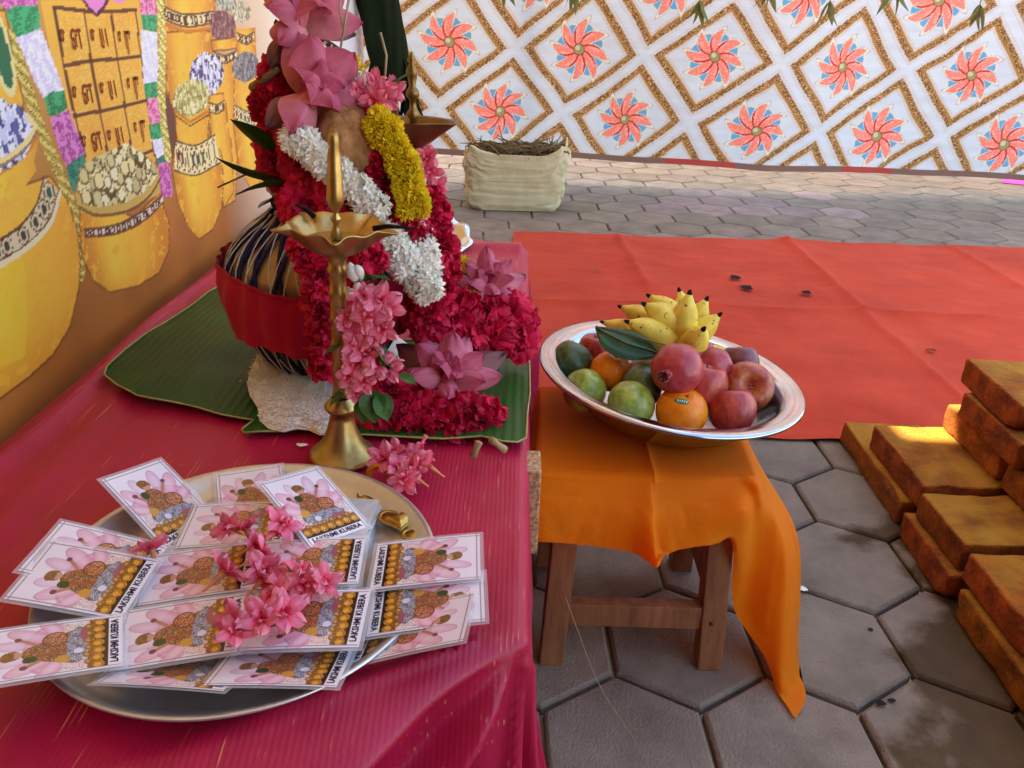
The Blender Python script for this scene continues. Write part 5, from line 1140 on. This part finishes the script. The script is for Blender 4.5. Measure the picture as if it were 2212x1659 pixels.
FRUIT = [ # name, kind, material, u, v, radius, z, axis, label, category
 ('orange', 'orange', og, 1472, 889, .0400, 0.434, (.1, -.35, 1), 'bright orange fruit with a green sticker in the front row of the tray', 'orange'),
 ('green_mango', 'mango', mg, 1362, 873, .0400, 0.434, (-.65, -.3, .8), 'yellow green mango with a pointed shoulder, front row left of the stickered orange', 'mango'),
 ('green_mango', 'mango', mg, 1263, 843, .0375, 0.434, (-.2, -.1, 1), 'pale green mango with brown blotch at the front left of the tray', 'mango'),
 ('green_mango', 'mango', mg2, 1237, 781, .0345, 0.454, (-.1, .3, 1), 'dark green mango at the far left of the tray', 'mango'),
 ('orange', 'orange', og, 1320, 801, .0350, 0.450, (.2, -.2, 1), 'unstickered orange between the green mangoes and the betel leaf', 'orange'),
 ('green_mango', 'mango', mg2, 1385, 836, .0355, 0.446, (.6, .2, 1), 'mottled olive mango tucked behind the front mango', 'mango'),
 ('tan_fruit', 'orange', tan_, 1400, 803, .033, 0.450, (0, .2, 1), 'tan fruit in shade left of the topmost pomegranate', 'fruit'),
 ('red_apple', 'apple', apr, 1286, 757, .031, 0.454, (0, .1, 1), 'small red orange fruit in shade behind the betel leaf', 'apple'),
 ('pomegranate', 'pom', pom_, 1462, 797, .0400, 0.496, (-.52, -.80, .12), 'topmost crimson pomegranate with its crown facing front left', 'pomegranate'),
 ('red_apple', 'apple', apr, 1518, 832, .0385, 0.456, (.2, .2, 1), 'striped red apple directly behind the stickered orange', 'apple'),
 ('pomegranate', 'pom', pom_, 1538, 792, .0335, 0.468, (.5, .9, .1), 'smaller red pomegranate right behind the topmost one', 'pomegranate'),
 ('red_apple', 'apple', apm, 1614, 836, .0420, 0.442, (-.10, -.75, .45), 'large pink brown apple at the right with its dimple facing front', 'apple'),
 ('red_apple', 'apple', apr, 1581, 886, .0375, 0.428, (-.1, .4, 1), 'dusty red apple at the front right of the tray', 'apple'),
 ('plum', 'apple', plm, 1598, 786, .033, 0.446, (0, .5, 1), 'dark plum coloured fruit at the back right of the tray', 'plum'),
 ('red_apple', 'apple', apr, 1505, 772, .031, 0.476, (0, .5, 1), 'red fruit just visible under the banana hand', 'apple'),
]
for k, (nm, kind, mt, u, v_, r, z, axd, lb, ct) in enumerate(FRUIT):
    p = onz(u, v_, z); me = fruit_mesh(nm + '_mesh', r, mt, kind, k * 3 + 1)
    e = empty(nm, p, lb, ct); q = frame(axd).to_4x4(); o = link('fruit_body', me, e); o.matrix_basis = q
    if kind == 'apple':
        v, f = tube([(0, 0, r * .55), (.001, 0, r * .75), (.003, 0, r * .92)], [.0012, .001, .0014], 6); s = MB().add(v, f).build('stem', calyx, e); s.matrix_basis = q
    elif kind == 'orange':
        v, f = lathe([(.0004, .003), (.0022, .002), (.0035, 0), (.004, -.002)], 8, 5, .3); 
        s = MB().add([(a, b, c + r * .86) for a, b, c in v], f).build('stem', stemm, e); s.matrix_basis = q
    elif kind == 'pom':
        v, f = lathe([(.0004, .0), (.14 * r, .02 * r), (.19 * r, .10 * r), (.21 * r, .22 * r), (.17 * r, .22 * r), (.12 * r, .05 * r), (.0004, .03 * r)], 18, 6, .1); s = MB().add([(a, b, c + r * 1.16) for a, b, c in v], f).build('crown', calyx, e); s.matrix_basis = q
    if 'green sticker' in lb:
        stm = M('sticker_green', lin('1f5a3a'), lin('2f7a50'), sc=60, rough=.35, coat=.4); sd_ = (CAMV - p).normalized() + Vector((-.05, .05, .62)); sd_.normalize()
        mb = MB(); vs = []; fr_ = frame(sd_)
        for i in range(9):
            for j in range(6):
                a = (i / 8 - .5) * .62; b = (j / 5 - .5) * .26 * math.sqrt(max(.05, 1 - (2 * (i / 8 - .5)) ** 2)); dd = (Vector((a, b, 1))).normalized(); vs.append(tuple(fr_ @ dd * (r * 1.0)))
        # hug the fruit surface: cast out to the mesh
        from mathutils.bvhtree import BVHTree
        bv = BVHTree.FromPolygons([q.to_3x3() @ x.co for x in me.vertices], [tuple(t.vertices) for t in me.polygons]); vs2 = []
        for w_ in vs:
            dd = Vector(w_).normalized(); h = bv.ray_cast(dd * .1, -dd); vs2.append(tuple(h[0] + dd * .0004) if h[0] else w_)
        MB().add(vs2, gridf(9, 6)).build('sticker', stm, e)
        wm = M('sticker_white', lin('e8ece8'), rough=.4); mb = MB()
        for i in range(5):
            a0 = (-.18 + i * .09); pp = [(a0, -.06), (a0 + .03, .05)]; pl = []
            for a, b in pp:
                dd = (fr_ @ Vector((a, b, 1))).normalized(); h = bv.ray_cast(dd * .1, -dd); pl.append(h[0] + dd * .0008)
            v, f = tube(pl, .0008, 4); mb.add(v, f)
        mb.build('sticker_mark', wm, e)
# bananas
bnm = M('banana_skin', lin('c8a430'), lin('ecd258'), sc=24, rough=.5, bump=.12, bsc=80, lo=.25, hi=.6, sss=.05)
n, L = prep(bnm); pb = n['Principled BSDF']; s0 = pb.inputs['Base Color'].links[0].from_socket; nz_ = n.new('ShaderNodeTexNoise'); nz_.inputs['Scale'].default_value = 130; tc = n.new('ShaderNodeTexCoord'); L.new(tc.outputs['Object'], nz_.inputs[0]); cr = n.new('ShaderNodeValToRGB'); cr.color_ramp.elements[0].position = .66; cr.color_ramp.elements[1].position = .72; L.new(nz_.outputs[0], cr.inputs[0])
mx = n.new('ShaderNodeMix'); mx.data_type = 'RGBA'; L.new(cr.outputs[0], mx.inputs[0]); L.new(s0, mx.inputs[6]); mx.inputs[7].default_value = (*lin('5a4018'), 1); L.new(mx.outputs[2], pb.inputs['Base Color'])
btip = M('banana_tip', lin('1e1710'), rough=.95); bst = M('banana_stalk', lin('6a6a2c'), lin('8a8040'), sc=40, rough=.7)
BR = Vector(ony(1478, 742, 1.235)); hand = empty('banana_hand', BR, 'hand of small yellow bananas with black tips fanned upward at the back of the tray', 'bananas')
BN = [ # base px,y -> tip px,y, radius
 ((1470, 742, 1.25), (1305, 697, 1.31), .0150, .010), ((1468, 728, 1.26), (1343, 664, 1.30), .0160, .012), ((1470, 735, 1.24), (1394, 659, 1.25), .0185, .016), ((1480, 715, 1.27), (1404, 641, 1.30), .0165, .012),
 ((1490, 718, 1.29), (1468, 630, 1.31), .0150, .004), ((1478, 745, 1.24), (1489, 636, 1.24), .0190, -.006), ((1496, 735, 1.27), (1525, 649, 1.27), .0175, -.010), ((1500, 750, 1.25), (1552, 682, 1.24), .0165, -.014),
 ((1492, 748, 1.24), (1519, 712, 1.165), .0185, -.006), ((1466, 752, 1.23), (1358, 696, 1.22), .0165, .014), ((1500, 757, 1.26), (1596, 774, 1.27), .0150, -.008), ((1440, 757, 1.215), (1498, 752, 1.19), .0165, .006)]
for (b, t, r, bow) in BN:
    r *= 1.3; A, B = ony(*b), ony(*t); d = B - A; ln = d.length; up = Vector((0, 0, 1)); side = d.cross(CAMV - A).normalized(); mid = (A + B) / 2 + side * (bow * 1.2) + Vector((0, -.006, -.012))
    cs = [tuple(c) for c in crom([tuple(A - BR), tuple(mid - BR), tuple(B - BR)], 16)]
    rs = [r * x for x in (.42, .62, .80, .92, .98, 1, 1, 1, .99, .97, .93, .87, .77, .60, .38, .21)]
    v, f = tube(cs, rs, 15)
    vv = []
    for i in range(16):
        c = Vector(cs[i])
        for k in range(15): p = Vector(v[i * 15 + k]); a = 2 * PI * k / 15; p = c + (p - c) * (1 + .055 * math.cos(5 * a)); vv.append(tuple(p))
    o = MB().add(vv, f).build('banana', bnm, hand)
    e1 = Vector(cs[-1]); e0 = Vector(cs[-2]); dd = (e1 - e0).normalized(); v, f = tube([e1 - dd * .001, e1 + dd * .004, e1 + dd * .008], [r * .20, r * .16, r * .10], 8); MB().add(v, f).build('tip', btip, o)
v, f = tube([(-.030, .005, .0), (0, 0, -.004), (.03, .005, -.006)], [.012, .017, .012], 12); MB().add(v, f).build('stalk', bst, hand)
# betel leaf and small sprig
e = empty('betel_leaf', ony(1440, 765, 1.17), 'glossy dark green betel leaf lying over the fruit in front of the bananas', 'leaf')
a, b = ony(1418, 772, 1.165), ony(1290, 700, 1.20)
cr_ = [[Q(1428, 768, 1.16), Q(1428, 768, 1.16), Q(1428, 768, 1.16)], [Q(1405, 735, 1.18), Q(1400, 758, 1.165), Q(1378, 776, 1.15)], [Q(1375, 715, 1.20), Q(1355, 745, 1.17), Q(1340, 772, 1.15)], [Q(1335, 706, 1.21), Q(1320, 728, 1.18), Q(1305, 752, 1.16)], [Q(1300, 705, 1.21), Q(1297, 715, 1.19), Q(1292, 728, 1.175)], [Q(1286, 708, 1.2), Q(1286, 708, 1.2), Q(1286, 708, 1.2)]]
P = loft(cr_, 26, 13); P = P - np.array(e.location); P[..., 2] += .002 * np.cos(np.linspace(-1, 1, 13) * 9)[None, :]
fast_grid('blade', P, grm, parent=e); v, f = tube([Vector(p) + Vector((0, -.001, .001)) for p in P[:, 6]] + [Vector(ony(1462, 752, 1.16)) - e.location], .0012, 6); MB().add(v, f).build('midrib', stemm, e)
e = empty('betel_leaf', ony(1460, 775, 1.14), 'narrow curled green leaf edge beside the topmost pomegranate', 'leaf')
P = loft([[Q(1395, 772, 1.16), Q(1392, 778, 1.15)], [Q(1430, 760, 1.165), Q(1420, 776, 1.15)], [Q(1455, 747, 1.17), Q(1450, 762, 1.15)], [Q(1470, 743, 1.17), Q(1472, 746, 1.16)]], 18, 6) - np.array(e.location); fast_grid('blade', P, grm, parent=e)

# ================================================================= red mat
mr_ = M('red_felt', lin('b0361c'), lin('c64426'), sc=3, rough=.95, bump=.8, bsc=330, sheen=.05, bdist=.004)
n, L = prep(mr_); x = np.linspace(-.02, 4.1, 330); y = np.linspace(1.765, 3.735, 250); X, Y = np.meshgrid(x, y, indexing='ij')
ln_ = lambda A, B: (np.abs((X - A[0]) * (B[1] - A[1]) - (Y - A[1]) * (B[0] - A[0])) / math.hypot(B[0] - A[0], B[1] - A[1]))
Z = .009 + .007 * fbm(X, Y, .8, 12, 4) ** 2 + .004 * fbm(X, Y, 2.5, 13, 4)
def G2(u, v): p = onz(u, v, .01); return (p.x, p.y)
for A, B, h, w in ((G2(1140, 652), G2(2212, 690), .012, .03), (G2(1330, 506), G2(1402, 625), .014, .028), (G2(1690, 512), G2(1880, 690), .016, .028), (G2(1880, 690), G2(2120, 900), .010, .03), (G2(2050, 535), G2(2212, 625), .012, .03), (G2(1500, 640), G2(1560, 950), .004, .05)):
    dAB = math.hypot(B[0] - A[0], B[1] - A[1]); t = ((X - A[0]) * (B[0] - A[0]) + (Y - A[1]) * (B[1] - A[1])) / dAB ** 2; fade = np.clip(np.minimum(t + .05, 1.05 - t) * 8, 0, 1) if h < .02 else 1
    Z = Z + 1.5 * h * fade * np.exp(-np.abs(ln_(A, B) + .004 * fbm(X, Y, 5, 1, 2)) / w)
XX = X + .012 * fbm(X * 0, Y, 1.5, 3, 3) * (X < .1); YY = Y + .012 * fbm(X, Y * 0, 1.2, 31, 3); Zt = np.stack([XX, YY, Z], -1)
tag(fast_grid('red_mat', Zt, mr_), 'wide creased red felt mat spread on the pavers behind the stool', 'mat')
ch = M('charred_scrap', lin('1c1210'), rough=.95)
for (u, v_, s, lb) in ((1588, 600, .75, 'left small dark scrap on the red mat'), (1612, 621, .9, 'largest dark scrap on the red mat'), (1742, 632, .65, 'right small dark scrap on the red mat')):
    p = onz(u, v_, .02); ol = [(s * .035 * math.cos(t) * random.uniform(.6, 1.1), s * .045 * math.sin(t) * random.uniform(.5, 1)) for t in np.linspace(0, 2 * PI, 9)[:-1]]
    v, f, _ = cdt_sheet(ol, .01, lambda a, b: .004 * noise.noise(Vector((a * 60, b * 60, u)))); o = MB().add(v, f).build('dark_scrap', ch); o.location = (p.x, p.y, .022); tag(o, lb, 'scrap', 'dark scraps on the mat')

# ================================================================= bricks
bkm = M('brick_clay', lin('4a2a12'), lin('a0661c'), sc=26, rough=.95, bump=1.0, bsc=130, detail=10, lo=.3, hi=.72, bdist=.004, attr='Col')
n, L = prep(bkm); pb = n['Principled BSDF']; s0 = pb.inputs['Base Color'].links[0].from_socket   # mossy yellow dust settled on upper faces
ge = n.new('ShaderNodeNewGeometry'); sp_ = n.new('ShaderNodeSeparateXYZ'); L.new(ge.outputs['Normal'], sp_.inputs[0]); tc = n.new('ShaderNodeTexCoord'); nz_ = n.new('ShaderNodeTexNoise'); nz_.inputs['Scale'].default_value = 11; nz_.inputs['Detail'].default_value = 10; L.new(tc.outputs['Object'], nz_.inputs[0])
mu = n.new('ShaderNodeMath'); mu.operation = 'MULTIPLY'; L.new(sp_.outputs[2], mu.inputs[0]); L.new(nz_.outputs[0], mu.inputs[1]); mr9 = n.new('ShaderNodeMapRange'); mr9.inputs[1].default_value = .28; mr9.inputs[2].default_value = .75; L.new(mu.outputs[0], mr9.inputs[0])
mx = n.new('ShaderNodeMix'); mx.data_type = 'RGBA'; L.new(mr9.outputs[0], mx.inputs[0]); L.new(s0, mx.inputs[6]); mx.inputs[7].default_value = (*lin('a87a24'), 1); L.new(mx.outputs[2], pb.inputs['Base Color'])
def brick_mesh(sx, sy, sz, seed, coln):
    bm = bmesh.new(); bmesh.ops.create_cube(bm, size=1); bmesh.ops.scale(bm, vec=(sx, sy, sz), verts=bm.verts)
    bmesh.ops.bevel(bm, geom=bm.edges[:], offset=.0065, segments=3, affect='EDGES', profile=.6)
    bmesh.ops.triangulate(bm, faces=bm.faces[:]); 
    for _ in range(3):
        long = [e for e in bm.edges if e.calc_length() > .018]
        if long: bmesh.ops.subdivide_edges(bm, edges=long, cuts=1, use_grid_fill=False)
        bmesh.ops.triangulate(bm, faces=[q for q in bm.faces if len(q.verts) > 3])
    g = Vector((seed * 3.7, seed * 1.3, 0))
    for vt in bm.verts:
        p = vt.co; d = noise.noise(p * 22 + g) * .0026 + noise.noise(p * 60 + g) * .0014 + noise.noise(p * 7 + g) * .0025
        c = noise.noise(p * 14 + g * 2); ed = (abs(abs(p.x) - sx / 2) < .012) + (abs(abs(p.y) - sy / 2) < .012) + (abs(abs(p.z) - sz / 2) < .012)
        if c > .25 and ed >= 2: d -= (c - .25) * .03
        vt.co = p * (1 + d / max(.03, p.length) * 1.0)
    v = [tuple(x.co) for x in bm.verts]; f = [tuple(w.index for w in q.verts) for q in bm.faces]; bm.free()
    return MB().add(v, f, col=coln).mesh('brick_mesh', bkm)
BK = []
for k in range(8):
    t = random.random(); cc = np.array(lin('fff0d8')) * (1.0 + .35 * random.random()) * np.array([1, random.uniform(.6, 1.0), random.uniform(.45, .95)]); BK.append(brick_mesh(.205, .245, .0595, k, cc))
LAY = []
TH = .062
def row(x, ys, t, lbs, sx=1.0, rz_=0): 
    for y_, lb in zip(ys, lbs): LAY.append((x, y_, t, lb, rz_ + random.uniform(-.03, .03)))
nearfar = ['near', 'second nearest', 'third', 'farthest']
row(.945, [.50, .757, 1.01, 1.270, 1.53], 0, ['bottom course brick nearest the camera at the frame edge', 'bottom course brick, narrow mossy face, second from the near end', 'bottom course brick beside the damp paver, third from the near end', 'bottom course brick, tan face, fourth from the near end', 'bottom course brick at the far end by the mat'])
for i_, (x_, y_, l_) in enumerate(((.93, .49, .24), (.932, .745, .25), (.935, 1.01, .25), (.938, 1.26, .22), (.955, 1.585, .38))): LAY[i_] = (x_, y_, 0, LAY[i_][3], -.02 * (i_ % 2), l_)
row(.915, [.66, .925, 1.19, 1.468], 1, ['second course brick nearest the camera, cut by the frame edge', 'second course yellow brick at the right frame edge with a broad top', 'second course brick with a dark stain at its left corner', 'second course brick with sunlit ochre top at the far left end'])
LAY[-4:] = [(.945, .775, 1, LAY[-4][3], .0, .25), (.95, 1.035, 1, LAY[-3][3], -.02, .25), (.955, 1.264, 1, LAY[-2][3], .03, .185), (.972, 1.505, 1, LAY[-1][3], -.03, .28)]
row(1.19, [.70, .96, 1.22, 1.53], 1, ['second course brick in the hidden second row, near end', 'second course brick in the hidden second row, second', 'second course brick in the hidden second row, third', 'second course brick showing only its far top corner'])
row(1.175, [.60, .86, 1.12, 1.38, 1.64], 0, ['bottom course brick inside the stack %s' % w for w in ('near end', 'second', 'middle', 'fourth', 'far end')])
row(1.13, [.74, 1.0, 1.26, 1.52], 2, ['third course brick %s' % w for w in ('near end beyond the frame edge', 'at the frame edge', 'reddish, right of the stained brick', 'dark brown at the far end')])
row(1.135, [.88, 1.14, 1.43], 3, ['fourth course brick %s' % w for w in ('near end beyond the frame edge', 'long brown face at the right edge', 'stubby end face under the top brick')])
LAY[-1] = (1.115, 1.455, 3, LAY[-1][3], -.02)
row(1.13, [.97, 1.235, 1.50], 4, ['top course brick %s' % w for w in ('near end beyond the frame edge', 'cut by the right frame edge', 'with sunlit yellow top, highest at the far end')])
LAY[-1] = (1.125, 1.50, 4, LAY[-1][3], -.06)
row(1.36, [.75, 1.0, 1.26, 1.5], 2, ['third course back row brick %s' % w for w in ('near', 'second', 'third', 'far')]); row(1.36, [.85, 1.1, 1.35], 3, ['fourth course back row brick %s' % w for w in ('near', 'middle', 'far')]); row(1.34, [.9, 1.15], 4, ['top course back row brick near', 'top course back row brick far'])
for k, (x_, y_, t, lb, rz_, *l_) in enumerate(LAY):
    o = link('brick', BK[k % 8]); o.location = (x_, y_, TH * t + .0315); o.rotation_euler = (random.uniform(-.012, .012), random.uniform(-.012, .012), rz_ + (PI if k % 3 == 1 else 0)); o.rotation_euler.z += random.uniform(-.03, .03); o.scale = (random.uniform(.96, 1.0), (l_[0] if l_ else .25) / .25 * .965, 1); tag(o, 'rough ochre clay ' + lb if lb[0] != 'x' else lb, 'brick', 'clay bricks stacked at the right')

# ================================================================= sack of twigs
skm = M('woven_sack', lin('cbb986'), lin('e4d6aa'), sc=12, rough=.55, bump=.35, bsc=90, trans=.12, sheen=.1, lo=.3, hi=.7)
ca, cb = onz(1008, 457, 0), onz(1214, 463, 0); sx_, sy_ = (ca.x + cb.x) / 2, 4.30; hw = (cb.x - ca.x) / 2
hs = ony(1100, 325, 4.2).z
sack = empty('sack', (sx_, sy_, .004), 'cream woven sack with rolled top full of dry twigs before the printed backdrop', 'sack')
NA, NS = 150, 60; P = np.zeros((NA, NS, 3))
for i in range(NA):
    a = 2 * PI * i / (NA - 1); ca_, sa_ = math.cos(a), math.sin(a); e_ = .32
    bx, by = math.copysign(abs(ca_) ** e_, ca_), math.copysign(abs(sa_) ** .55, sa_)
    for j in range(NS):
        t = j / (NS - 1); z = hs * min(1, t / .80) if t < .8 else hs - (t - .8) / .2 * hs * .26
        bulge = 1 - .05 * math.cos(t / .8 * PI) * (1 if t < .8 else 0)
        k = (1 + .06 * math.sin(PI * min(1, t / .8))) if t < .8 else 1.035 + .02 * (t - .8) / .2
        if t < .06: k *= .93 + .07 * t / .06
        wq = noise.noise(Vector((ca_ * 1.6, sa_ * 1.6, t * 4))) * .07; w = fbm(np.array([[a * 1.2]]), np.array([[t * 1.2]]), .9, 3, 1)[0, 0] if False else noise.noise(Vector((ca_ * 2.2, sa_ * 2.2, t * 14))) * .045 + noise.noise(Vector((ca_ * 5, sa_ * 5, t * 26))) * .026
        zt_ = z + (.012 * math.sin(a * 5) + .012 * math.sin(a * 2 + 1) + .03 * (ca_ > 0) * ca_) * min(1, t / .5)
        P[i, j] = (hw * bx * (k + w + wq) * (1 + .04 * t), .12 * by * (k + w * 1.5), max(0, zt_ + (.012 * noise.noise(Vector((ca_ * 3, sa_ * 3, t * 20))) if t > .1 else 0)))
fast_grid('sack_body', P, skm, parent=sack)
v, f = lathe([(.0005, 0), (.9, 0), (1, -.01)], 30); MB().add([(x_ * hw, y_ * .115, hs * .94 + .012 * (1 - x_ * x_) + .02 * noise.noise(Vector((x_ * 5, y_ * 5, 0)))) for x_, y_, z_ in v], f).build('filling', M('twig_fill', lin('3a3018'), lin('5a4a28'), sc=20, rough=1), sack)
tw = M('dry_twig', lin('5a482c'), lin('8a7048'), sc=30, rough=.95); mb = MB()
for i in range(110):
    x0, y0 = random.uniform(-.85, .85) * hw, random.uniform(-.12, .12); d = Vector((random.uniform(-1, 1), random.uniform(-.5, .5), random.uniform(-.05, .35))).normalized(); l = random.uniform(.08, .22); y0 *= .8; p = Vector((x0, y0, hs * .955 + .012))
    v, f = tube([p - d * l / 2, p + Vector((0, 0, random.uniform(0, .02))), p + d * l / 2], [random.uniform(.002, .006), .004, .002], 5); mb.add(v, f)
mb.build('twigs', tw, sack)['kind'] = 'stuff'

# ================================================================= thread hanging from the stool, trunk behind the flowers
th = M('fine_thread', lin('b89a6a'), rough=.8); A = ony(1222, 1290, .94); pts_ = [A, ony(1240, 1340, .925), ony(1290, 1470, .86), ony(1345, 1560, .81), ony(1400, 1640, .74)]; pts_[-1].z = max(pts_[-1].z, .004)
v, f = tube([Vector(c) - A for c in crom([tuple(p) for p in pts_], 30)], .0007, 4); o = MB().add(v, f).build('loose_thread', th); o.location = A; tag(o, 'long thin tan thread trailing from the stool leg to the pavers', 'thread')
tA = ony(812, 20, 3.35); tk = M('banana_trunk', lin('080e06'), lin('202c14'), sc=9, stretch=(2, 2, .25), spec=.08, rough=.85, bump=.8, bsc=30, lo=.3, hi=.75)
tb2 = ony(848, 165, 3.35); tr = empty('banana_tree', (tA.x, 3.35, 0), 'dark green banana trunk with ragged lower sheath tied upright behind the flowers', 'trunk')
C_ = crom([(0.02, 0, 2.45), (.0, 0, 1.6), (.0, 0, 1.1), (.02, 0, .95), (.045, 0, .80), (.06, 0, .66)], 40); rs = np.interp(np.linspace(0, 1, 40), [0, .7, .85, 1], [.085, .078, .072, .05])
v, f = tube([tuple(c) for c in C_], list(rs), 24); v = [tuple(Vector(p) + Vector((noise.noise(Vector((p[0] * 30, p[1] * 30, p[2] * 2))), noise.noise(Vector((p[0] * 30, p[1] * 30 + 9, p[2] * 2))), 0)) * .012) for p in v]
MB().add(v, f).build('trunk', tk, tr)
mb = MB()
for i in range(34):
    a = random.uniform(0, 2 * PI); r = .065; l = random.uniform(.10, .30); vv, ff = leafmesh(l, random.uniform(.015, .04), random.uniform(-.1, .2), .1); mb.add(vv, ff, TM((.045 + r * math.cos(a), r * math.sin(a), random.uniform(.70, .85)), (random.uniform(-.25, .3), random.uniform(-.25, .25), -1), a))
mb.build('sheath_shreds', tk, tr)
v, f = tube([(.05, .05, 0), (.05, .09, 2.5)], .016, 8); MB().add(v, f).build('support_pole', wood, tr)

# small litter
for (u, v_, z, s, c_, lb, ct) in ((1733, 1276, 0, .012, 'e8e4d8', 'tiny white petal on the pavers right of the orange cloth tail', 'petal'), (1901, 1522, 0, .012, '1e1612', 'small dark crumb on the pavers in front of the damp patch', 'crumb'), (1925, 1516, 0, .008, '1e1612', 'smaller dark crumb beside another on the pavers', 'crumb'), (1880, 1362, 0, .007, '2a201a', 'dark speck on the paver beside the brick stack', 'crumb'),
    (652, 966, TZ, .008, 'f0e8dc', 'white rice crumb on the magenta cloth left of the lamp foot', 'crumb'), (2010, 760, .012, .02, '6a1c14', 'dark red petal lying at the right of the red mat', 'petal'), (1290, 585, .015, .018, '8a5030', 'brown petal scrap near the left edge of the red mat', 'petal')):
    p = onz(u, v_, z); ol = [(s * math.cos(t) * random.uniform(.6, 1.1), s * .7 * math.sin(t) * random.uniform(.6, 1)) for t in np.linspace(0, 2 * PI, 9)[:-1]]
    v, f, _ = cdt_sheet(ol, s * .4, lambda a, b: .3 * s * noise.noise(Vector((a * 90, b * 90, u)))); o = MB().add(v, f).build('petal_scrap' if ct == 'petal' else 'crumb', M('litter', lin(c_), rough=.8)); o.location = (p.x, p.y, z + .25 * s + .002); tag(o, lb, ct)
